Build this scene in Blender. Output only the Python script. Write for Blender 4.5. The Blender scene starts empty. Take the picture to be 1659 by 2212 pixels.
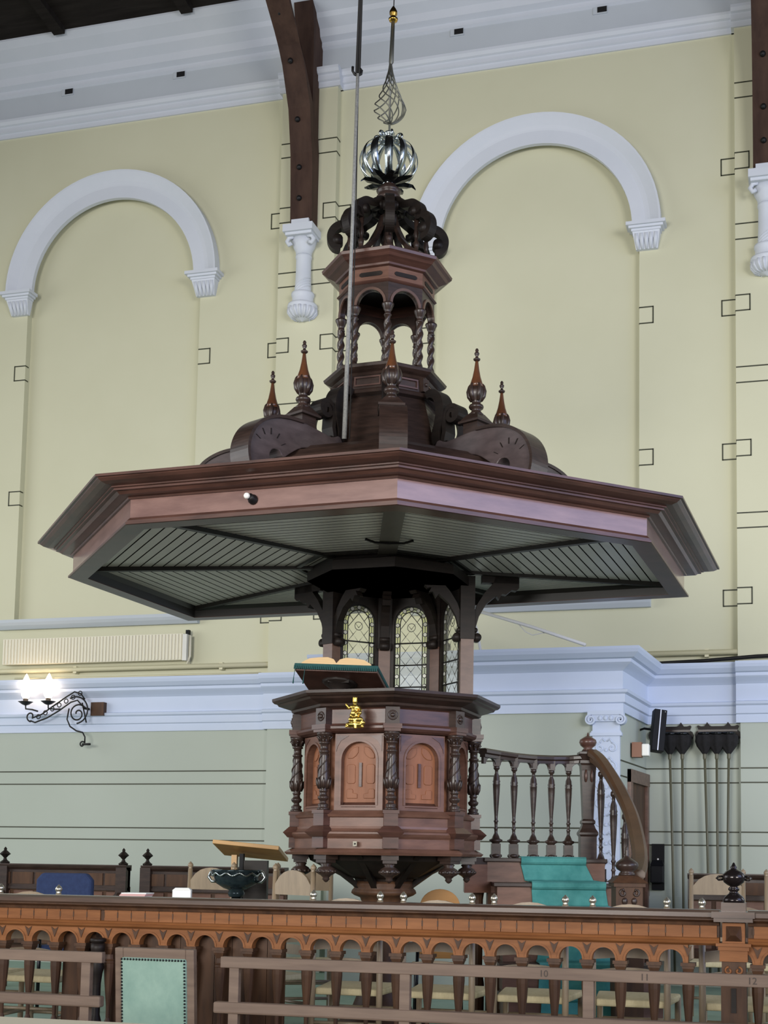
import bpy, math, random
from mathutils import Matrix, Vector, Euler
random.seed(7)
S = bpy.context.scene
COL = S.collection
PI = math.pi
R_ = math.radians
# ------------------------------------------------------------------ camera
F, PSI, PIT, ROLL, PX, PY, EYE = 2828.0, .2604, .0911, .0137, 978.6, 1600.5, 1.18
_fw = Vector((-math.sin(PSI)*math.cos(PIT), math.cos(PSI)*math.cos(PIT), math.sin(PIT)))
_rt = Vector((math.cos(PSI), math.sin(PSI), 0)); _up = _rt.cross(_fw)
_r = _rt*math.cos(ROLL) + _up*math.sin(ROLL); _u = _up*math.cos(ROLL) - _rt*math.sin(ROLL)
cd = bpy.data.cameras.new('camera'); cam = bpy.data.objects.new('camera', cd); COL.objects.link(cam)
M = Matrix((_r, _u, -_fw)).transposed().to_4x4(); M.translation = (0, 0, EYE)
cam.matrix_world = M
cd.sensor_fit = 'VERTICAL'; cd.sensor_height = 36; cd.lens = 36*F/2212
cd.shift_x = -(PX-829.5)/2212; cd.shift_y = (PY-1106)/2212
cd.clip_end = 200
S.camera = cam
# ------------------------------------------------------------------ light
w = bpy.data.worlds.new('daylight'); S.world = w; w.use_nodes = True
w.node_tree.nodes['Background'].inputs[0].default_value = (.86, .93, 1.0, 1)
w.node_tree.nodes['Background'].inputs[1].default_value = 0.47
def area(name, loc, aim, sx, sy, e, c, spread=180):
    l = bpy.data.lights.new(name, 'AREA'); l.shape = 'RECTANGLE'; l.size = sx; l.size_y = sy; l.energy = e; l.color = c; l.spread = math.radians(spread)
    o = bpy.data.objects.new(name, l); COL.objects.link(o); o.location = loc
    o.rotation_euler = (Vector(aim)-Vector(loc)).to_track_quat('-Z', 'Y').to_euler(); return o
area('east_windows_daylight', (8.5, 3.4, 5.4), (-3, 9.8, 2.6), 7, 5.5, 340, (.46, .57, 1), 130)
area('west_windows_daylight', (-15, 5.5, 4.2), (-3, 9.8, 2.4), 9, 6, 360, (.95, .98, 1), 120)
area('chancel_side_fill', (5.6, 10.6, 3.4), (-3, 10.9, 2.6), 2.5, 3, 110, (.92, .96, 1))  # added fill lamp, no known window; brightens the right side of the projection
area('nave_left_fill', (-5.3, -8, 3.6), (-3.4, 13, 3.0), 7.5, 4, 440, (1, .975, .93), 68)  # added lamp behind the camera, spread narrowed so the upper wall falls darker
area('nave_right_fill', (11.0, -8, 3.8), (-3.0, 13, 3.0), 7, 5, 380, (1, .975, .93), 68)  # added lamp balancing the left nave one, with the same narrowed spread
vs = S.view_settings
vs.view_transform = 'Standard'; vs.look = 'None'; vs.gamma = 1; vs.exposure = -0.40; vs.use_curve_mapping = False
# ------------------------------------------------------------------ helpers
def ray(x, y): return _fw + _r*((x-PX)/F) - _u*((y-PY)/F)
def at(x, y, Y):
    d = ray(x, y); return Vector((0, 0, EYE)) + d*(Y/d.y)
CEN = Vector((-2.760, 8.464, 0)); TH = math.atan2(2.760, 8.464)
EX = Vector((math.cos(TH), math.sin(TH), 0)); EY = Vector((-math.sin(TH), math.cos(TH), 0))
def pl(x, y, d=0.):
    o = Vector((0, 0, EYE))-CEN; r = ray(x, y); t = (d-o.dot(EY))/r.dot(EY); P = o+r*t
    return Vector((P.dot(EX), d, P.z))

MATS = {}
def srgb(r, g, b): return tuple(((v/255)/12.92 if v/255 <= .04045 else ((v/255+.055)/1.055)**2.4) for v in (r, g, b))
def mat(name, c, rough=.5, c2=None, scale=(6, 6, 6), metal=0., bump=0., spec=.5, emit=None, det=4, coat=0., bscale=None):
    m = bpy.data.materials.new(name); m.use_nodes = True; nt = m.node_tree; n = nt.nodes; L = nt.links
    b = n['Principled BSDF']; b.inputs['Roughness'].default_value = rough; b.inputs['Metallic'].default_value = metal
    b.inputs['Specular IOR Level'].default_value = spec; b.inputs['Coat Weight'].default_value = coat; b.inputs['Coat Roughness'].default_value = .18
    c = srgb(*c)
    if c2 is None: b.inputs['Base Color'].default_value = (*c, 1)
    tc = n.new('ShaderNodeTexCoord'); mp = n.new('ShaderNodeMapping'); mp.inputs['Scale'].default_value = scale
    L.new(tc.outputs['Object'], mp.inputs['Vector'])
    nz = n.new('ShaderNodeTexNoise'); nz.inputs['Scale'].default_value = 1; nz.inputs['Detail'].default_value = det; nz.inputs['Roughness'].default_value = .6
    L.new(mp.outputs[0], nz.inputs['Vector'])
    if c2 is not None:
        cr = n.new('ShaderNodeValToRGB'); cr.color_ramp.elements[0].color = (*c, 1); cr.color_ramp.elements[1].color = (*srgb(*c2), 1)
        cr.color_ramp.elements[0].position = .3; cr.color_ramp.elements[1].position = .7
        L.new(nz.outputs['Fac'], cr.inputs[0]); L.new(cr.outputs[0], b.inputs['Base Color'])
    if bump:
        bp = n.new('ShaderNodeBump'); bp.inputs['Strength'].default_value = bump; bp.inputs['Distance'].default_value = .01
        L.new(nz.outputs['Fac'], bp.inputs['Height']); L.new(bp.outputs[0], b.inputs['Normal'])
    if emit: b.inputs['Emission Color'].default_value = (*srgb(*emit[0]), 1); b.inputs['Emission Strength'].default_value = emit[1]
    MATS[name] = m; return m
WH = (9, 9, 60)
mat('wall_paint', (200, 198, 170), .62, (205, 203, 176), (.7, .7, .7), bump=.04, spec=.3)
mat('wall_lower', (169, 176, 165), .6, (173, 180, 170), (.7, .7, .7), spec=.3)
mat('white_paint', (203, 208, 216), .5, (208, 212, 220), (2, 2, 2), spec=.35)
mat('ledge_paint', (190, 201, 222), .5, (195, 205, 225), (2, 2, 2), spec=.3)
mat('frieze_grey', (184, 190, 196), .6, (190, 196, 202), (1, 1, 1), spec=.2)
mat('stripe', (58, 60, 44), .6)
mat('roof_dark', (30, 26, 24), .8, (44, 40, 37), (2, 14, 2), spec=.1)
mat('dark_wood', (40, 30, 26), .34, (62, 47, 41), (7, 7, 40), coat=.08, spec=.4, bump=.05)
mat('black_wood', (24, 19, 17), .5, (36, 29, 25), (8, 8, 40), spec=.25)
mat('red_wood', (62, 42, 36), .32, (92, 63, 54), (4, 4, 30), coat=.08, spec=.4, bump=.03)
mat('brown_wood', (90, 64, 53), .34, (116, 84, 70), (5, 5, 22), coat=.04, spec=.35, bump=.04)
mat('panel_wood', (124, 80, 56), .45, (144, 96, 70), (14, 14, 3), spec=.25, bump=.04)
mat('tip_wood', (98, 60, 36), .3, (74, 46, 30), (20, 20, 6), coat=.3)
mat('rail_wood', (112, 70, 40), .5, (138, 90, 54), (3, 12, 26), spec=.2, bump=.05)
mat('rail_top', (70, 54, 46), .28, (92, 72, 60), (3, 12, 26), coat=.4)
mat('rail_dark', (58, 40, 30), .5, (84, 58, 40), (16, 16, 3), spec=.25)
mat('bench_wood', (100, 84, 74), .55, (122, 104, 91), (2, 16, 24), bump=.05, spec=.25)
mat('soffit', (214, 212, 204), .4, (222, 220, 212), (5, 5, 5), coat=.1)
mat('soffit_dark', (64, 60, 55), .4, (76, 72, 66), (5, 5, 5))
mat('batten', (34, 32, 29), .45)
mat('chair_wood', (128, 112, 92), .42, (152, 134, 110), (16, 16, 4), coat=.1)
mat('oak', (176, 136, 84), .45, (192, 152, 98), (3, 20, 20))
mat('ply', (150, 104, 44), .5, (164, 116, 54), (3, 3, 9))
mat('rush', (190, 176, 138), .8, (206, 194, 158), (50, 50, 8), bump=.4)
mat('teal_carpet', (64, 128, 126), .95, (88, 152, 148), (9, 9, 9), bump=.5, spec=.1)
mat('floor_carpet', (150, 172, 156), .95, (160, 182, 166), (5, 5, 5), bump=.3, spec=.1)
mat('floor_nave', (92, 78, 66), .7, (104, 90, 76), (2, 2, 2))
mat('green_fabric', (118, 146, 136), .85, (138, 164, 152), (9, 9, 7), bump=.2, spec=.15)
mat('blue_fabric', (28, 42, 78), .9, (36, 52, 90), (30, 30, 30), bump=.2)
mat('teal_cloth', (24, 66, 66), .9, (32, 78, 76), (30, 30, 30))
mat('gold', (214, 180, 92), .28, metal=1.)
mat('brass', (200, 160, 80), .2, metal=1.)
mat('pewter', (178, 186, 188), .22, metal=1.)
mat('wire_metal', (120, 120, 112), .4, metal=.8)
mat('dark_metal', (48, 50, 52), .25, metal=.9)
mat('iron', (30, 29, 30), .5, metal=.4)
mat('lead', (38, 38, 36), .5, metal=.3)
mat('nickel', (190, 184, 168), .25, metal=.85)
mat('radiator', (226, 220, 200), .4)
mat('pipe', (206, 200, 166), .5)
mat('rope_dark', (30, 28, 26), .8)
mat('rope_light', (150, 150, 146), .7, (120, 120, 118), (80, 80, 80))
mat('page', (214, 184, 140), .8, (200, 168, 122), (3, 3, 90))
mat('black_plastic', (17, 18, 22), .5, spec=.15)
mat('silver_strip', (190, 190, 190), .3, metal=.5)
mat('white_plastic', (238, 238, 232), .4)
mat('box_brown', (136, 92, 70), .5)
mat('pink_paper', (214, 170, 166), .7)
mat('velvet_black', (18, 17, 18), .95, (30, 28, 30), (20, 20, 20), bump=.3)
mat('pole', (92, 90, 72), .5)
mat('beige_top', (222, 212, 184), .6, (228, 218, 192), (3, 3, 3))
mat('ink', (64, 54, 48), .7)
mat('cable', (210, 210, 208), .5)
mat('blue_glass', (40, 52, 58), .12, (56, 68, 74), (30, 30, 30), metal=.6)
mat('bulb', (255, 236, 214), .4, emit=((255, 226, 196), 14))
mat('fascia_wood', (104, 76, 70), .25, (132, 102, 94), (3, 3, 14), coat=.5, bump=.02)
mat('roof_post', (58, 42, 36), .75, (82, 62, 52), (6, 6, 1.5), bump=.3, spec=.2)
mat('scroll_wood', (66, 56, 56), .3, (88, 76, 76), (7, 7, 20), coat=.35, bump=.03)
mat('urn_dark', (40, 34, 34), .12, metal=.5)
mat('hand_wood', (70, 50, 35), .4, (88, 64, 44), (4, 4, 8))
mat('post_wood', (78, 57, 49), .4, (98, 74, 63), (8, 8, 24), coat=.1)
def glass(name, c, fac):
    m = bpy.data.materials.new(name); m.use_nodes = True; nt = m.node_tree; n = nt.nodes; n.clear()
    o = n.new('ShaderNodeOutputMaterial'); a = n.new('ShaderNodeBsdfTransparent'); g = n.new('ShaderNodeBsdfPrincipled'); x = n.new('ShaderNodeMixShader')
    a.inputs[0].default_value = (*srgb(*c), 1); g.inputs['Base Color'].default_value = (*srgb(*c), 1); g.inputs['Roughness'].default_value = .3
    x.inputs[0].default_value = fac; nt.links.new(a.outputs[0], x.inputs[1]); nt.links.new(g.outputs[0], x.inputs[2]); nt.links.new(x.outputs[0], o.inputs[0]); MATS[name] = m
glass('lead_glass', (250, 250, 240), .12); glass('lead_glass_border', (240, 242, 214), .15); glass('roundel_glass', (250, 250, 244), .45)

class MB:
    def __init__(s, smooth=False): s.v = []; s.f = []; s.sm = []; s.smooth = smooth; s.M = None
    def add(s, vs, fs, smooth=None):
        b = len(s.v); sm = s.smooth if smooth is None else smooth
        s.v += [tuple(s.M @ Vector(p)) if s.M else tuple(p) for p in vs]
        for f in fs: s.f.append([i+b for i in f]); s.sm.append(sm)
        return s
    def box(s, x0, x1, y0, y1, z0, z1):
        return s.add([(x, y, z) for x in (x0, x1) for y in (y0, y1) for z in (z0, z1)],
                     [(0, 1, 3, 2), (4, 6, 7, 5), (0, 4, 5, 1), (2, 3, 7, 6), (0, 2, 6, 4), (1, 5, 7, 3)], False)
    def hexa(s, q0, q1):   # two quads (bottom, top)
        return s.add(list(q0)+list(q1), [(3, 2, 1, 0), (4, 5, 6, 7), (0, 1, 5, 4), (1, 2, 6, 5), (2, 3, 7, 6), (3, 0, 4, 7)], False)
    def lathe(s, prof, n=16, c=(0, 0), ph=0, smooth=None, caps=True):
        vs = []; fs = []; m = len(prof)
        for i in range(n):
            t = ph+2*PI*i/n
            for r, z in prof: vs.append((c[0]+r*math.sin(t), c[1]-r*math.cos(t), z))
        for i in range(n):
            j = (i+1) % n
            for k in range(m-1): fs.append((i*m+k, j*m+k, j*m+k+1, i*m+k+1))
        if caps:
            fs.append([i*m for i in range(n)][::-1]); fs.append([i*m+m-1 for i in range(n)])
        return s.add(vs, fs, (n > 10) if smooth is None else smooth)
    def prism(s, poly, y0, y1, smooth=False):  # poly in XZ, extruded along Y
        n = len(poly)
        vs = [(x, y0, z) for x, z in poly]+[(x, y1, z) for x, z in poly]
        return s.add(vs, [list(range(n)), list(range(2*n-1, n-1, -1))]+[(i, i+n, (i+1) % n+n, (i+1) % n) for i in range(n)], smooth)
    def slab(s, poly, z0, z1):   # poly in XY, extruded along Z
        n = len(poly)
        return s.add([(x, y, z0) for x, y in poly]+[(x, y, z1) for x, y in poly],
                     [list(range(n-1, -1, -1)), list(range(n, 2*n))]+[(i, (i+1) % n, (i+1) % n+n, i+n) for i in range(n)], False)
    def tube(s, pts, r, n=8, closed=False, smooth=True):
        pts = [Vector(p) for p in pts]; m = len(pts); rs = r if isinstance(r, (list, tuple)) else [r]*m
        vs = []; fs = []; ref = None
        for i, p in enumerate(pts):
            a = pts[(i-1) % m] if (closed or i > 0) else p; b = pts[(i+1) % m] if (closed or i < m-1) else p
            t = (b-a).normalized()
            if ref is None: ref = Vector((0, 0, 1)) if abs(t.z) < .9 else Vector((1, 0, 0))
            u = (ref-t*ref.dot(t)).normalized(); ref = u; v = t.cross(u)
            for k in range(n):
                an = 2*PI*k/n; vs.append(p+(u*math.cos(an)+v*math.sin(an))*rs[i])
        for i in range(m if closed else m-1):
            j = (i+1) % m
            for k in range(n): fs.append((i*n+k, i*n+(k+1) % n, j*n+(k+1) % n, j*n+k))
        if not closed: fs += [list(range(n))[::-1], [(m-1)*n+k for k in range(n)]]
        return s.add(vs, fs, smooth)
    def ribbon(s, path, th, y0, y1):  # thick 2D stroke in XZ, quad strips
        m = len(path); ths = th if isinstance(th, (list, tuple)) else [th]*m
        L = []; Rr = []
        for i, (x, z) in enumerate(path):
            a = path[max(i-1, 0)]; b = path[min(i+1, m-1)]; dx, dz = b[0]-a[0], b[1]-a[1]; l = math.hypot(dx, dz) or 1
            nx, nz = -dz/l*ths[i]/2, dx/l*ths[i]/2; L.append((x+nx, z+nz)); Rr.append((x-nx, z-nz))
        vs = []
        for (a, b) in zip(L, Rr): vs += [(a[0], y0, a[1]), (b[0], y0, b[1]), (b[0], y1, b[1]), (a[0], y1, a[1])]
        fs = [(0, 1, 2, 3), tuple(4*(m-1)+k for k in (3, 2, 1, 0))]
        for i in range(m-1):
            o = 4*i
            for k in range(4): fs.append((o+k, o+4+k, o+4+(k+1) % 4, o+(k+1) % 4))
        return s.add(vs, fs, False)
    def loft(s, loops, closed=True, smooth=False):  # list of equal-length vertex loops
        n = len(loops[0]); vs = [p for l in loops for p in l]; fs = []
        for i in range(len(loops)-1):
            for k in range(n if closed else n-1): fs.append((i*n+k, i*n+(k+1) % n, (i+1)*n+(k+1) % n, (i+1)*n+k))
        return s.add(vs, fs, smooth)
    def extr(s, prof, x0, x1):  # profile of (y,z) extruded along X
        n = len(prof)
        return s.add([(x0, y, z) for y, z in prof]+[(x1, y, z) for y, z in prof],
                     [list(range(n)), list(range(2*n-1, n-1, -1))]+[(i, i+n, (i+1) % n+n, (i+1) % n) for i in range(n)], False)
    def archplate(s, x0, x1, z0, z1, xc, a, zb, zs, y0, y1, n=16, rise=None):
        rise = a if rise is None else rise
        ar = [(xc-a*math.cos(PI*i/n), zs+rise*math.sin(PI*i/n)) for i in range(n+1)]
        s.box(x0, xc-a, y0, y1, z0, z1); s.box(xc+a, x1, y0, y1, z0, z1)
        if zb > z0: s.box(xc-a, xc+a, y0, y1, z0, zb)
        for i in range(n):
            (xa, za), (xb, zb2) = ar[i], ar[i+1]
            s.add([(xa, y0, za), (xb, y0, zb2), (xb, y0, z1), (xa, y0, z1), (xa, y1, za), (xb, y1, zb2), (xb, y1, z1), (xa, y1, z1)],
                  [(0, 1, 2, 3), (7, 6, 5, 4), (0, 4, 5, 1), (3, 2, 6, 7)], False)
        return s
    def archband(s, xc, zs, ri, ro, y0, y1, n=24, a0=0., a1=PI):
        loops = []
        for i in range(n+1):
            t = a0+(a1-a0)*i/n; c, sn = -math.cos(t), math.sin(t)
            loops.append([(xc+ri*c, y0, zs+ri*sn), (xc+ro*c, y0, zs+ro*sn), (xc+ro*c, y1, zs+ro*sn), (xc+ri*c, y1, zs+ri*sn)])
        s.loft(loops); s.add(loops[0], [(0, 1, 2, 3)], False); return s.add(loops[-1], [(3, 2, 1, 0)], False)
    def sphere(s, c, r, n=12, m=8, sq=(1, 1, 1)):
        prof = [(max(1e-4, math.sin(PI*i/m)), -math.cos(PI*i/m)) for i in range(m+1)]
        vs = []; fs = []
        for i in range(n):
            t = 2*PI*i/n
            for q, z in prof: vs.append((c[0]+r*sq[0]*q*math.cos(t), c[1]+r*sq[1]*q*math.sin(t), c[2]+r*sq[2]*z))
        for i in range(n):
            j = (i+1) % n
            for k in range(m): fs.append((i*(m+1)+k, j*(m+1)+k, j*(m+1)+k+1, i*(m+1)+k+1))
        return s.add(vs, fs, True)
    def build(s, name, m, parent=None, bevel=0):
        me = bpy.data.meshes.new(name); me.from_pydata(s.v, [], s.f); me.validate(); me.update()
        if any(s.sm) and len(me.polygons) == len(s.sm):
            me.polygons.foreach_set('use_smooth', s.sm)
        me.materials.append(MATS[m]); o = bpy.data.objects.new(name, me); COL.objects.link(o)
        import bmesh
        bm = bmesh.new(); bm.from_mesh(me); bmesh.ops.recalc_face_normals(bm, faces=bm.faces); bm.to_mesh(me); bm.free()
        if bevel:
            b = o.modifiers.new('bevel', 'BEVEL'); b.width = bevel; b.segments = 2; b.limit_method = 'ANGLE'
        if parent: o.parent = parent
        return o
def thing(name, label, cat, loc=(0, 0, 0), rz=0, group=None):
    o = bpy.data.objects.new(name, None); COL.objects.link(o); o.location = loc; o.rotation_euler = (0, 0, rz); o.empty_display_size = .1
    return tag(o, label, cat, group)
def tag(o, label, cat, group=None):
    o['label'] = label; o['category'] = cat
    if group: o['group'] = group
    return o
def struct(o): o['kind'] = 'structure'; return o
def copy_tree(o, parent=None):
    c = o.copy(); COL.objects.link(c); c.parent = parent
    for ch in list(o.children): copy_tree(ch, c)
    return c
def rotz(a, p=(0, 0, 0)): return Matrix.Translation(p) @ Matrix.Rotation(a, 4, 'Z')
def sp2(P, n=5, closed=False):
    P = [Vector((*p, 0)) for p in P]; out = []; m = len(P)
    for i in range(m if closed else m-1):
        g = (lambda k: P[k % m]) if closed else (lambda k: P[min(max(k, 0), m-1)])
        a, b, c, d = g(i-1), g(i), g(i+1), g(i+2)
        for k in range(n):
            t = k/n; q = .5*((2*b)+(c-a)*t+(2*a-5*b+4*c-d)*t*t+(3*b-a-3*c+d)*t**3); out.append((q.x, q.y))
    return out if closed else out+[(P[-1].x, P[-1].y)]
def oct_pts(R, z): return [(R*math.sin(k*PI/4), -R*math.cos(k*PI/4), z) for k in range(8)]
def spiral(c, r0, r1, a0, a1, n=24): return [(c[0]+(r0+(r1-r0)*i/n)*math.cos(a0+(a1-a0)*i/n), c[1]+(r0+(r1-r0)*i/n)*math.sin(a0+(a1-a0)*i/n)) for i in range(n+1)]
# ================================================================== SETTING
YW = 13.0; YP = 12.9
NICHES = ((-7.58, -12.5, -5.17), (-2.65, -5.17, 3.0))
m = MB()
for xc, x0, x1 in NICHES: m.archplate(x0, x1, 2.56, 10.9, xc, 1.10, 3.80, 7.70, YW, YW+.09, 32)
m.box(-12.5, 3, YW+.09, YW+.2, 2.5, 11)
wall = struct(m.build('wall_back', 'wall_paint'))
m = MB(); m.box(-12.5, 3, YW, YW+.2, 0, 2.56); wlow = struct(m.build('wall_back_lower', 'wall_lower'))
PIL = ((-5.50, -4.85), (-.58, .07))
for i, (a, b) in enumerate(PIL):
    o = struct(MB().box(a, b, YP, YW+.02, 3.0, 9.75).build('trim_%d' % (i+1), 'wall_paint'))
    lo = struct(MB().box(a+(.0 if i == 0 else .02), b if i == 0 else 3, YP+.03, YW+.02, 0, 2.7).build('trim_%d' % (i+3), 'wall_lower'))
T_ = .013
def hline(m, x0, x1, y, z): m.box(x0, x1, y-.003, y+.004, z-T_/2, z+T_/2)
def vline(m, x, y, z0, z1): m.box(x-T_/2, x+T_/2, y-.003, y+.004, z0, z1)
for a, b in PIL:
    for z in (9.07, 8.91, 7.58, 7.42, 6.10, 5.94, 4.62, 4.47):
        m = MB(); hline(m, a, b, YP, z); m.box(b-.003, b+.004, YP, YW, z-T_/2, z+T_/2); m.build('painted_line', 'stripe', wall)
    for z1, z0 in ((8.33, 8.16), (6.84, 6.68), (5.355, 5.195), (3.875, 3.715)):
        for sg, e in ((-1, a), (1, b)):
            m = MB()
            for z in (z0, z1): hline(m, *sorted((e+sg*.005, e+sg*.14)), YW, z); hline(m, *sorted((e-sg*.14, e)), YP, z); m.box(e-.004, e+.004, YP, YW, z-T_/2, z+T_/2)
            vline(m, e+sg*.14, YW, z0-T_/2, z1+T_/2); vline(m, e-sg*.14, YP, z0-T_/2, z1+T_/2)
            m.build('painted_box', 'stripe', wall)
for xc, _, _ in NICHES:
    for sg in (-1, 1):
        e = xc+sg*1.10
        for z1, z0 in ((6.85, 6.68), (5.355, 5.195)):
            m = MB()
            for z in (z0, z1): hline(m, *sorted((e, e+sg*.14)), YW, z); m.box(e-.004, e+.004, YW, YW+.06, z-T_/2, z+T_/2)
            vline(m, e+sg*.14, YW, z0-T_/2, z1+T_/2); m.build('painted_box', 'stripe', wall)
# upper entablature
def ent(prof, y, x0, x1, name, mt, i): return struct(MB().extr([(y-o, z) for o, z in prof]+[(y+.1, prof[-1][1]), (y+.1, prof[0][1])], x0, x1).build(name, mt))
ARCH = [(.02, 9.66), (.02, 9.72), (.045, 9.73), (.045, 9.79), (.07, 9.80), (.09, 9.83), (.09, 9.86), (.02, 9.87)]
CORN = [(.02, 10.16), (.05, 10.18), (.05, 10.23), (.11, 10.26), (.13, 10.34), (.22, 10.41), (.24, 10.46), (.36, 10.54), (.42, 10.60), (.42, 10.64)]
ent(ARCH, YW, -12.5, 3, 'trim_5', 'white_paint', 0)
struct(MB().box(-12.5, 3, YW-.02, YW+.1, 9.86, 10.17).build('trim_6', 'frieze_grey'))
ent(CORN, YW, -12.5, 3, 'trim_7', 'white_paint', 0)
for i, (a, b) in enumerate(PIL): ent([(o+.1, z) for o, z in ARCH], YW, a-.03, b+.03, 'trim_%d' % (8+i), 'white_paint', 0)
for i, x in enumerate((-8.26, -6.82, -3.52, -1.96)):
    v = thing('vent_grille', 'small dark vent in the grey frieze, %s' % ('leftmost of the four', 'second from the left', 'third from the left, right of the spire', 'rightmost of the four')[i], 'vent', (x, YW-.02, 10.13), 0, 'vents in the upper frieze')
    m = MB(); m.box(-.075, .075, -.012, 0, -.045, .045); m.build('frame', 'frieze_grey', v)
    MB().box(-.03, .07, -.016, -.005, -.03, .03).build('opening', 'iron', v)
# roof
m = MB(); m.hexa([(-14, 12.6, 10.62), (7, 12.6, 10.62), (7, -9, 13.4), (-14, -9, 13.4)], [(-14, 12.6, 10.8), (7, 12.6, 10.8), (7, -9, 13.6), (-14, -9, 13.6)])
roof = struct(m.build('ceiling', 'roof_dark'))
for i in range(12):
    x = -13+i*1.6; MB().hexa([(x, 12.55, 10.55), (x+.14, 12.55, 10.55), (x+.14, -9, 13.32), (x, -9, 13.32)], [(x, 12.55, 10.66), (x+.14, 12.55, 10.66), (x+.14, -9, 13.43), (x, -9, 13.43)]).build('rafter', 'roof_dark', roof)
# niche archivolts with imposts, sills
for i, (xc, _, _) in enumerate(NICHES):
    nm = ('beside the radiator wall', 'behind the lantern')[i]
    a = thing('arch_moulding', 'white moulded round arch on the yellow wall, %s' % ('the left one of two', 'the right one, partly behind the lantern')[i], 'arch', (xc, YW, 7.70), 0, 'white blind arches')
    m = MB(); m.archband(0, 0, 1.03, 1.17, -.05, .0, 40); m.build('inner_band', 'white_paint', a)
    loops = []
    for k in range(41):
        t = PI*k/40; c, s_ = -math.cos(t), math.sin(t)
        loops.append([(r*c, y, r*s_) for r, y in ((1.17, 0), (1.17, -.05), (1.19, -.055), (1.22, -.065), (1.27, -.095), (1.31, -.12), (1.33, -.125), (1.33, 0))])
    MB().loft(loops).build('outer_moulding', 'white_paint', a)
    for sg in (-1, 1):
        im = MB(); x = sg*1.18
        im.box(x-.20, x+.20, -.17, 0, -.035, 0); im.box(x-.175, x+.175, -.145, 0, -.06, -.035); im.box(x-.15, x+.15, -.12, 0, -.085, -.06)
        im.hexa([(x-.11, 0, -.25), (x+.11, 0, -.25), (x+.11, -.04, -.25), (x-.11, -.04, -.25)], [(x-.14, 0, -.085), (x+.14, 0, -.085), (x+.14, -.11, -.085), (x-.14, -.11, -.085)])
        ip = im.build('impost', 'white_paint', a)
        q = MB(True)
        for k in range(5): q.tube([(x-.10+.05*k, -.095, -.10), (x-.095+.047*k, -.075, -.17), (x-.085+.042*k, -.035, -.245)], [.022, .024, .018], 6)
        q.build('flute', 'white_paint', ip)
    s0, s1 = xc-1.27, xc+1.22
    struct(MB().extr([(YW, 3.73), (YW-.05, 3.73), (YW-.09, 3.77), (YW-.11, 3.80), (YW-.11, 3.835), (YW+.08, 3.85), (YW+.08, 3.74)], s0, s1).build('trim_%d' % (10+i), 'frieze_grey'))
# lower entablature / ledge
LED = [(0, 2.55), (.02, 2.55), (.02, 2.63), (.035, 2.64), (.035, 2.715), (.055, 2.73), (.06, 2.755), (.015, 2.765), (.015, 2.93), (.035, 2.95), (.075, 2.985), (.09, 3.0), (.09, 3.03), (.115, 3.04), (.15, 3.08), (.16, 3.11), (.16, 3.135)]
ent(LED, YW, -12.5, -4.3, 'trim_12', 'ledge_paint', 0); ent(LED, YW, -1.55, -.6, 'trim_13', 'ledge_paint', 0)
ent(LED, YW-.07, -5.55, -4.85, 'trim_14', 'ledge_paint', 0); ent(LED, YW-.07, -.6, 3, 'trim_15', 'ledge_paint', 0)
# aedicule
XL, XR, XRB, YA = -4.40, -1.58, -1.48, 11.88
m = MB(); m.slab([(XL, YA), (XR, YA), (XRB, YW), (XL, YW)], 0, 2.57); aed = struct(m.build('wall_projection', 'wall_lower'))
m = MB()
m.loft([[(XL-o, YW, z), (XL-o, YA-o, z), (XR+o, YA-o, z), (XRB+o, YW, z)] for o, z in [(a*1.15, b) for a, b in LED]+[(-.3, 3.14)]], closed=False)
m.slab([(XL, YA), (XR, YA), (XRB, YW), (XL, YW)], 2.56, 3.13)
struct(m.build('trim_16', 'ledge_paint'))
for z in (2.11, 1.97, 1.49, 1.36):
    m = MB(); hline(m, -12.5, XL, YW, z); m.build('painted_line', 'stripe', wlow)
    m = MB(); hline(m, XRB, -.58, YW, z); hline(m, -.56, 3, YP+.03, z); m.build('painted_line', 'stripe', wlow)
    m = MB(); hline(m, XL, XR, YA, z); m.hexa([(XR, YA, z-T_/2), (XR+.004, YA, z-T_/2), (XRB+.004, YW, z-T_/2), (XRB, YW, z-T_/2)], [(XR, YA, z+T_/2), (XR+.004, YA, z+T_/2), (XRB+.004, YW, z+T_/2), (XRB, YW, z+T_/2)]); m.build('painted_line', 'stripe', aed)
# pilaster of the aedicule with ionic capital and relief
pc = (-1.84-1.58)/2
p = thing('ionic_pilaster', 'pale blue pilaster with scroll capital and relief ornament behind the stair newel', 'pilaster', (pc, YA, 0))
MB().box(-.125, .125, -.05, .0, 0, 2.47).build('shaft', 'ledge_paint', p)
m = MB(); m.box(-.145, .145, -.07, 0, 2.33, 2.36); m.box(-.135, .135, -.06, 0, 2.36, 2.375); m.build('neck_moulding', 'ledge_paint', p)
m = MB(); m.box(-.165, .165, -.10, 0, 2.52, 2.56); m.box(-.13, .13, -.085, 0, 2.46, 2.525)
m.build('abacus', 'ledge_paint', p)
for sg in (-1, 1):
    m = MB(); m.ribbon([(sg*x, z) for x, z in spiral((.135, 2.475), .05, .008, PI/2, -PI*3.2, 40)], .014, -.105, 0); m.ribbon([(sg*x, z) for x, z in spiral((.135, 2.475), .042, .004, PI/2, -PI*2, 20)], .03, -.092, 0); m.build('volute', 'ledge_paint', p)
for k in range(3): MB(True).sphere((-.05+.05*k, -.088, 2.49), .02, 8, 6, (1, .5, 1.2)).build('egg', 'ledge_paint', p)
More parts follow.
